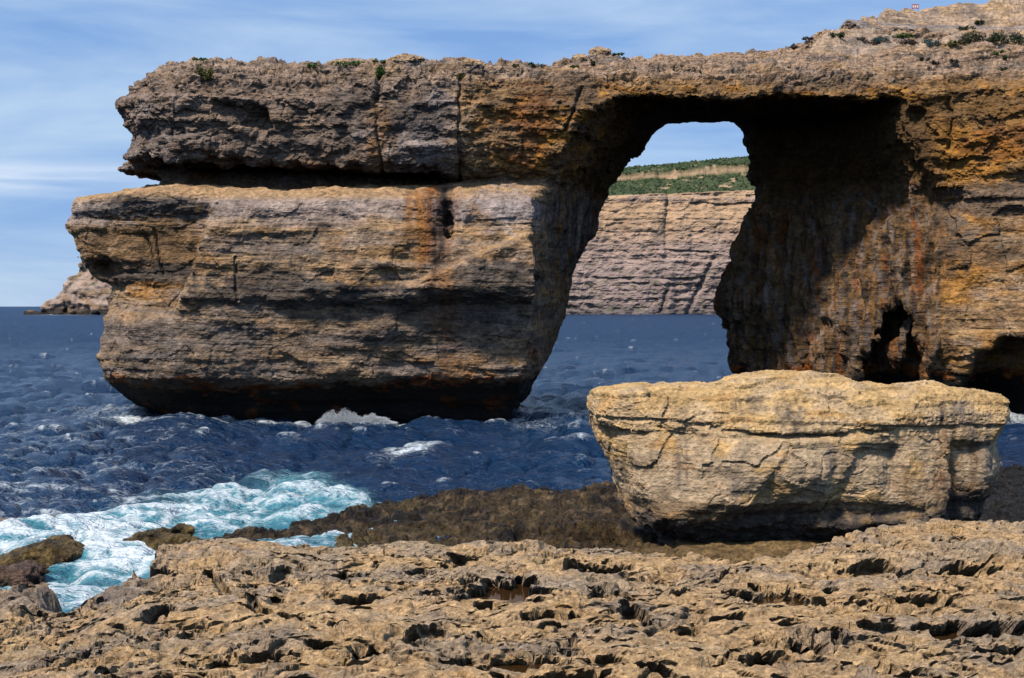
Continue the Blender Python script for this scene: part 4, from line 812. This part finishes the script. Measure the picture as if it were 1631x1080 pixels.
    tag(build('shore', co, grid_quads(len(us), len(ys)), 'shore_rock', None, {'tint': c}), 'pitted pale tan limestone shore in the foreground', None, None, 'structure')
    pm = bpy.data.materials.new('pool_water'); pm.use_nodes = True; pb = pm.node_tree.nodes['Principled BSDF']; pb.inputs['Base Color'].default_value = (0.035, 0.017, 0.006, 1); pb.inputs['Roughness'].default_value = 0.06; pb.inputs['IOR'].default_value = 1.33; MATS['pool_water'] = pm
    for i, lab in ((0, 'brown still rock pool in the largest hollow at centre'), (4, 'brown rock pool in the hollow at the bottom centre'), (6, 'murky rock pool in the long hollow under the boulder'), (10, 'brown rock pool in the hollow at the right edge'), (11, 'reddish rock pool in the deep hollow at lower right'), (7, 'small dark rock pool right of the largest hollow'), (16, 'small dark rock pool in the hollow at lower left')):
        ppx, ppy, rx, ry, dd = PITS[i]; wx, wy = shore_px(ppx, ppy); a = rx * 1.2 / F * wy * 0.98; b_ = ry * 1.35 * wy * wy / (F * 6.8) * 0.95
        th = np.linspace(0, 2 * np.pi, 25)[:-1]; lip = float(ground_base(np.array(wx), np.array(wy))) - 0.62 * dd
        ring = np.stack([a * np.cos(th), b_ * np.sin(th) * 1.0, 0 * th], 1)
        cov = np.concatenate([ring, ring * 0.5, [[0, 0, 0]]]); n_ = 24
        tr = [[i0, (i0 + 1) % n_, n_ + (i0 + 1) % n_] for i0 in range(n_)] + [[i0, n_ + (i0 + 1) % n_, n_ + i0] for i0 in range(n_)] + [[n_ + i0, n_ + (i0 + 1) % n_, 2 * n_] for i0 in range(n_)]
        o = build('rock_pool', cov.astype(np.float32), np.array(tr, np.int32), 'pool_water'); o.location = (wx, wy + 1.5 * dd * 0.72, lip)
        tag(o, lab, 'rock pool', 'rock pools in the foreground')
make_shore()
def make_inland():
    # the land the photographer stands on, behind and beside the picture
    ys = np.array([-600, -200, -60, 0, 10, 19.3]); zs = np.array([30, 14, 8.5, 7.1, 5.1, 3.3])
    xs = np.array([-90, -30, -13, -8, 8, 13, 30, 90, 300.0])
    x, y = np.meshgrid(xs, ys, indexing='ij'); z = np.repeat(zs[None], len(xs), 0) + 0.6 * fbm(x / 20, y / 20, 0 * x, 2, 811) * (np.abs(x) > 13) - 3 * (x < -20)
    co = np.stack([x.ravel(), y.ravel(), z.ravel()], 1); q = grid_quads(len(xs), len(ys)); k = len(co)
    co = np.concatenate([co, [[9.2, 19.3, 2.6], [300, 19.3, 4], [300, 92, 14], [50, 92, 3], [24.5, 48, 1.6]]]); q2 = np.array([[k, k + 1, k + 2, k + 4], [k + 4, k + 2, k + 3, k + 3]])
    o = build('inland_ground', co.astype(np.float32), q, 'shore_rock', None, {'tint': np.tile(np.array([0.38, 0.28, 0.18]), (len(co), 1))}); tag(o, 'bare limestone ground around the viewpoint', None, None, 'structure')
make_inland()

# ------------------------------------------------------------------ plants, loose stones and other small things, set on the surfaces they grow from
bpy.context.view_layer.update()
from mathutils import Vector
DG = bpy.context.evaluated_depsgraph_get()
def land(px, py):
    d = Vector(((px - CX) / F, 1.0, (HZ - py) / F)).normalized()
    ok, loc, nor, i, ob, mt = sc.ray_cast(DG, Vector((0, 0, CH)), d)
    return loc if ok and loc.y < 400 else None
lm = bpy.data.materials.new('leaf'); lm.use_nodes = True; MATS['leaf'] = lm
lb_ = lm.node_tree.nodes['Principled BSDF']; lb_.inputs['Roughness'].default_value = 0.7; lb_.inputs['Specular IOR Level'].default_value = 0.2
la = lm.node_tree.nodes.new('ShaderNodeAttribute'); la.attribute_name = 'tint'; lm.node_tree.links.new(la.outputs['Color'], lb_.inputs['Base Color'])
HUE = {'green': (0.050, 0.095, 0.018), 'dark': (0.026, 0.040, 0.016), 'olive': (0.095, 0.095, 0.028), 'blue': (0.055, 0.095, 0.095), 'dry': (0.062, 0.047, 0.042)}
def shrub(px, py, w, hgt, hue, label, seed):
    p = None
    for dy in (0, 2, 4, 6, 9, 13): 
        p = land(px, py + hgt * 0.4 + dy)
        if p is not None: break
    if p is None: return
    r = np.random.default_rng(seed); s = p.y / F; W, H = max(w * s * 0.62, 0.25), max(hgt * s * 0.95, 0.25)
    root = tag(empty('shrub', p), label, 'shrub', 'low shrubs on the rock')
    n = int(np.clip(900 * W * H, 220, 1500)); nc = max(4, int(9 * W))
    cc = np.stack([r.uniform(-1, 1, nc) * W * 0.75, r.uniform(-0.7, 0.7, nc) * W * 0.6, r.uniform(0.1, 0.55, nc) * H], 1)
    k = r.integers(0, nc, n); dirs = r.normal(size=(n, 3)); dirs /= np.linalg.norm(dirs, axis=1, keepdims=True)
    pos = cc[k] + dirs * (np.cbrt(r.random(n)) * r.uniform(0.7, 1, n))[:, None] * np.array([min(0.36 * W, 0.55), min(0.36 * W, 0.5), 0.45 * H]); pos[:, 2] = np.abs(pos[:, 2]) - 0.05
    sz = r.uniform(0.05, 0.12, n)[:, None]
    u = r.normal(size=(n, 3)); u /= np.linalg.norm(u, axis=1, keepdims=True); v = np.cross(u, r.normal(size=(n, 3))); v /= np.linalg.norm(v, axis=1, keepdims=True)
    V = np.stack([pos - u * sz, pos + v * sz * 0.5, pos + u * sz, pos - v * sz * 0.5], 1).reshape(-1, 3)
    Fq = np.arange(4 * n).reshape(n, 4)
    tint = np.repeat(np.array(HUE[hue]) * r.uniform(0.55, 1.5, (n, 1)) * (0.8 + 0.4 * r.random((nc, 1)))[k], 4, 0)
    build('foliage', V.astype(np.float32), Fq.astype(np.int32), 'leaf', root, {'tint': tint})
    sv, sf = [], []
    for q_ in range(nc):
        b0 = len(sv); e = cc[q_]
        for a in (0, 2.1, 4.2): sv.append((0.25 * e[0] + 0.02 * math.cos(a), 0.25 * e[1] + 0.02 * math.sin(a), -0.1))
        for a in (0, 2.1, 4.2): sv.append((e[0] + 0.008 * math.cos(a), e[1] + 0.008 * math.sin(a), e[2]))
        for i in range(3): sf.append([b0 + i, b0 + (i + 1) % 3, b0 + 3 + (i + 1) % 3, b0 + 3 + i])
    build('stem', np.array(sv, np.float32), np.array(sf, np.int32), 'leaf', root, {'tint': np.tile(np.array([0.07, 0.05, 0.03]), (len(sv), 1))})
    return root
for i, a in enumerate((
    (322, 94, 24, 7, 'green', 'flat green shrub at the left end of the arch top'), (325, 116, 26, 26, 'olive', 'slanting yellow-green tuft on the left shoulder of the arch'), (500, 103, 22, 8, 'green', 'small dark green shrub on the arch rim left of the widest one'),
    (560, 99, 54, 12, 'green', 'widest green shrub on the rim of the seaward beds'), (607, 113, 20, 24, 'green', 'bushy green tuft hanging in the joint below the arch rim'), (604, 93, 18, 6, 'olive', 'small olive tuft beside the flat stone on the arch'),
    (657, 98, 18, 10, 'dark', 'dark green tuft right in front of the flat stone'), (737, 118, 12, 14, 'olive', 'olive tuft in the rim crack above the long vertical joint'), (818, 103, 16, 5, 'olive', 'thin grass tuft on the rim above the window side'),
    (852, 103, 32, 8, 'dark', 'dark green mat on the rim left of the bridge'), (917, 105, 14, 6, 'green', 'tiny green tuft below the row of stones'), (945, 98, 13, 14, 'dark', 'dark tuft in the cleft below the row of stones'),
    (983, 85, 16, 7, 'green', 'green tuft at the right end of the row of stones'), (1245, 52, 26, 12, 'dark', 'dark green shrub on the skyline where the hill begins'), (1262, 60, 20, 10, 'dry', 'brown dry shrub next to the first skyline shrub'),
    (1287, 60, 20, 7, 'dry', 'small brown dry shrub left of the lone green one'), (1333, 54, 20, 11, 'dark', 'lone dark green shrub on the hill crest'), (1372, 60, 24, 8, 'dry', 'brown shrub patch in the middle of the hill'),
    (1400, 62, 28, 13, 'blue', 'blue-grey shrub left of the green mat on the hill'), (1435, 56, 34, 9, 'green', 'bright green mat below the rock ledges on the hill'), (1442, 66, 38, 10, 'dry', 'purplish dry shrub under the bright green mat'),
    (1483, 67, 26, 14, 'blue', 'blue-green spurge clump in the middle of the hill'), (1521, 68, 20, 10, 'olive', 'olive shrub right of the blue-green clump'), (1560, 58, 60, 22, 'dark', 'large dark thicket on the right of the hill'),
    (1605, 60, 50, 24, 'dark', 'large dark thicket at the right edge of the picture'), (1537, 44, 26, 8, 'dark', 'dark shrub above the large thicket'), (1563, 33, 18, 10, 'dark', 'dark shrub high on the sandy slope'),
    (1473, 92, 14, 9, 'dark', 'dark tuft in the crack near the cliff rim'), (1489, 98, 18, 8, 'dry', 'round brown cushion shrub near the cliff rim'), (1521, 97, 18, 6, 'dry', 'flat brown cushion shrub near the cliff rim'),
    (1590, 82, 16, 9, 'green', 'bright green tuft right of the cushion shrubs'), (1600, 91, 16, 8, 'dark', 'dark tuft just below the bright green tuft'), (1597, 109, 14, 6, 'dark', 'small dark tuft on the cliff rim at right'))):
    shrub(*a, 900 + i)

DRY = (PALE * np.array([0.86, 0.78, 0.68]), SAND, GREY)
for i, (px, py, w, hh, lab) in enumerate(((648, 88, 56, 15, 'flat tan stone lying on the arch rim, largest of the loose stones'), (735, 90, 22, 9, 'small pale stone left of the grey one on the rim'), (752, 88, 34, 14, 'rounded grey stone on the rim right of the flat one'), (867, 88, 8, 11, 'small upright stone, leftmost of the row on the rim'),
                                   (879, 88, 14, 12, 'second stone from the left in the row on the rim'), (902, 86, 20, 13, 'third stone from the left in the row on the rim'), (925, 83, 26, 16, 'broad middle stone of the row on the rim'), (955, 80, 34, 16, 'longest stone at the right end of the row on the rim'))):
    p = None
    for dy in (0, 3, 6, 10, 14):
        p = land(px, py + dy)
        if p is not None: break
    if p is None: continue
    s = p.y / F
    blob_rock('stone', p.x, p.y + 0.3, p.z - 0.12, w * s / 2, w * s / 2.6 if w > 12 else w * s / 2, hh * s * 0.8, 40 + i, DRY, 'arch_rock', lab, 'stone', rough=0.3, flat=1.0, group='loose stones on the arch')
# fallen blocks on the bedding ledge of the mainland cliff
for i, (px, py, w, lab) in enumerate(((1500, 292, 15, 'orange fallen block on the cliff ledge, leftmost of three'), (1514, 294, 10, 'orange fallen block on the cliff ledge, middle of three'), (1527, 293, 12, 'orange fallen block on the cliff ledge, rightmost of three'))):
    p = land(px, py)
    if p is not None:
        s = p.y / F; blob_rock('fallen_block', p.x, p.y - 0.05, p.z - 0.1, w * s / 2, w * s / 2.4, w * s * 0.4, 60 + i, (ORNG, SAND, ORNG * 0.8), 'arch_rock', lab, 'stone', rough=0.25, flat=2.0, group='fallen blocks on the cliff ledge')

# warning board on the skyline
def board():
    p = None
    for dy in range(8, 40, 2):
        p = land(1458, dy)
        if p is not None: break
    if p is None: return
    def plain(nm, col):
        m = bpy.data.materials.new(nm); m.use_nodes = True; b = m.node_tree.nodes['Principled BSDF']; b.inputs['Base Color'].default_value = (*col, 1); b.inputs['Roughness'].default_value = 0.6; MATS[nm] = m
    plain('board_red', (0.42, 0.07, 0.07)); plain('board_white', (0.75, 0.72, 0.72)); plain('post_metal', (0.25, 0.24, 0.24))
    root = tag(empty('warning_board', (p.x, p.y, p.z)), 'tiny red and white warning board on the hill skyline', 'sign')
    def bx(nm, x0, x1, y0, y1, z0, z1, mat):
        v = np.array([[x, y, z] for x in (x0, x1) for y in (y0, y1) for z in (z0, z1)], np.float32); q = np.array([[0, 1, 3, 2], [4, 6, 7, 5], [0, 4, 5, 1], [2, 3, 7, 6], [0, 2, 6, 4], [1, 5, 7, 3]], np.int32); return build(nm, v, q, mat, root)
    bx('panel', -0.36, 0.36, -0.02, 0.02, 0.28, 0.72, 'board_red'); 
    for cx in (-0.22, 0.0, 0.22): bx('white_field', cx - 0.075, cx + 0.075, -0.026, -0.022, 0.36, 0.62, 'board_white')
    for cx in (-0.28, 0.28): bx('post', cx - 0.025, cx + 0.025, 0.022, 0.06, -0.4, 0.7, 'post_metal')
board()

# burst of spray where the swell meets the foot of the pillar
def spray():
    r = np.random.default_rng(77); n = 15000
    t = r.random(n); x = X(505, 107) + (X(628, 107) - X(505, 107)) * t
    env = 1.0 * np.interp(t, [0, 0.12, 0.35, 0.6, 0.85, 1], [0.25, 0.9, 1.15, 0.85, 0.55, 0.1]) * (0.75 + 0.5 * perlin(t * 14, 0 * t, 0 * t, 2))
    z = 0.05 + env * r.random(n) ** 1.5; y = 107.4 + r.normal(0, 0.25, n) + 0.5 * r.random(n)
    x += r.normal(0, 0.08, n); sz = r.uniform(0.006, 0.024, n) * (1.25 - 0.6 * z)
    p = np.stack([x, y, z], 1); tet = np.array([[1, 1, 1], [-1, -1, 1], [-1, 1, -1], [1, -1, -1]], float)
    V = p[:, None] + tet[None] * sz[:, None, None]; Fq = np.array([[0, 1, 2], [0, 3, 1], [0, 2, 3], [1, 3, 2]])[None] + 4 * np.arange(n)[:, None, None]
    tag(build('spray', V.reshape(-1, 3).astype(np.float32), Fq.reshape(-1, 3).astype(np.int32), 'leaf', None, {'tint': np.tile(np.array([0.62, 0.66, 0.70]), (4 * n, 1))}), 'burst of white spray at the foot of the pillar', None, None, 'stuff')
spray()
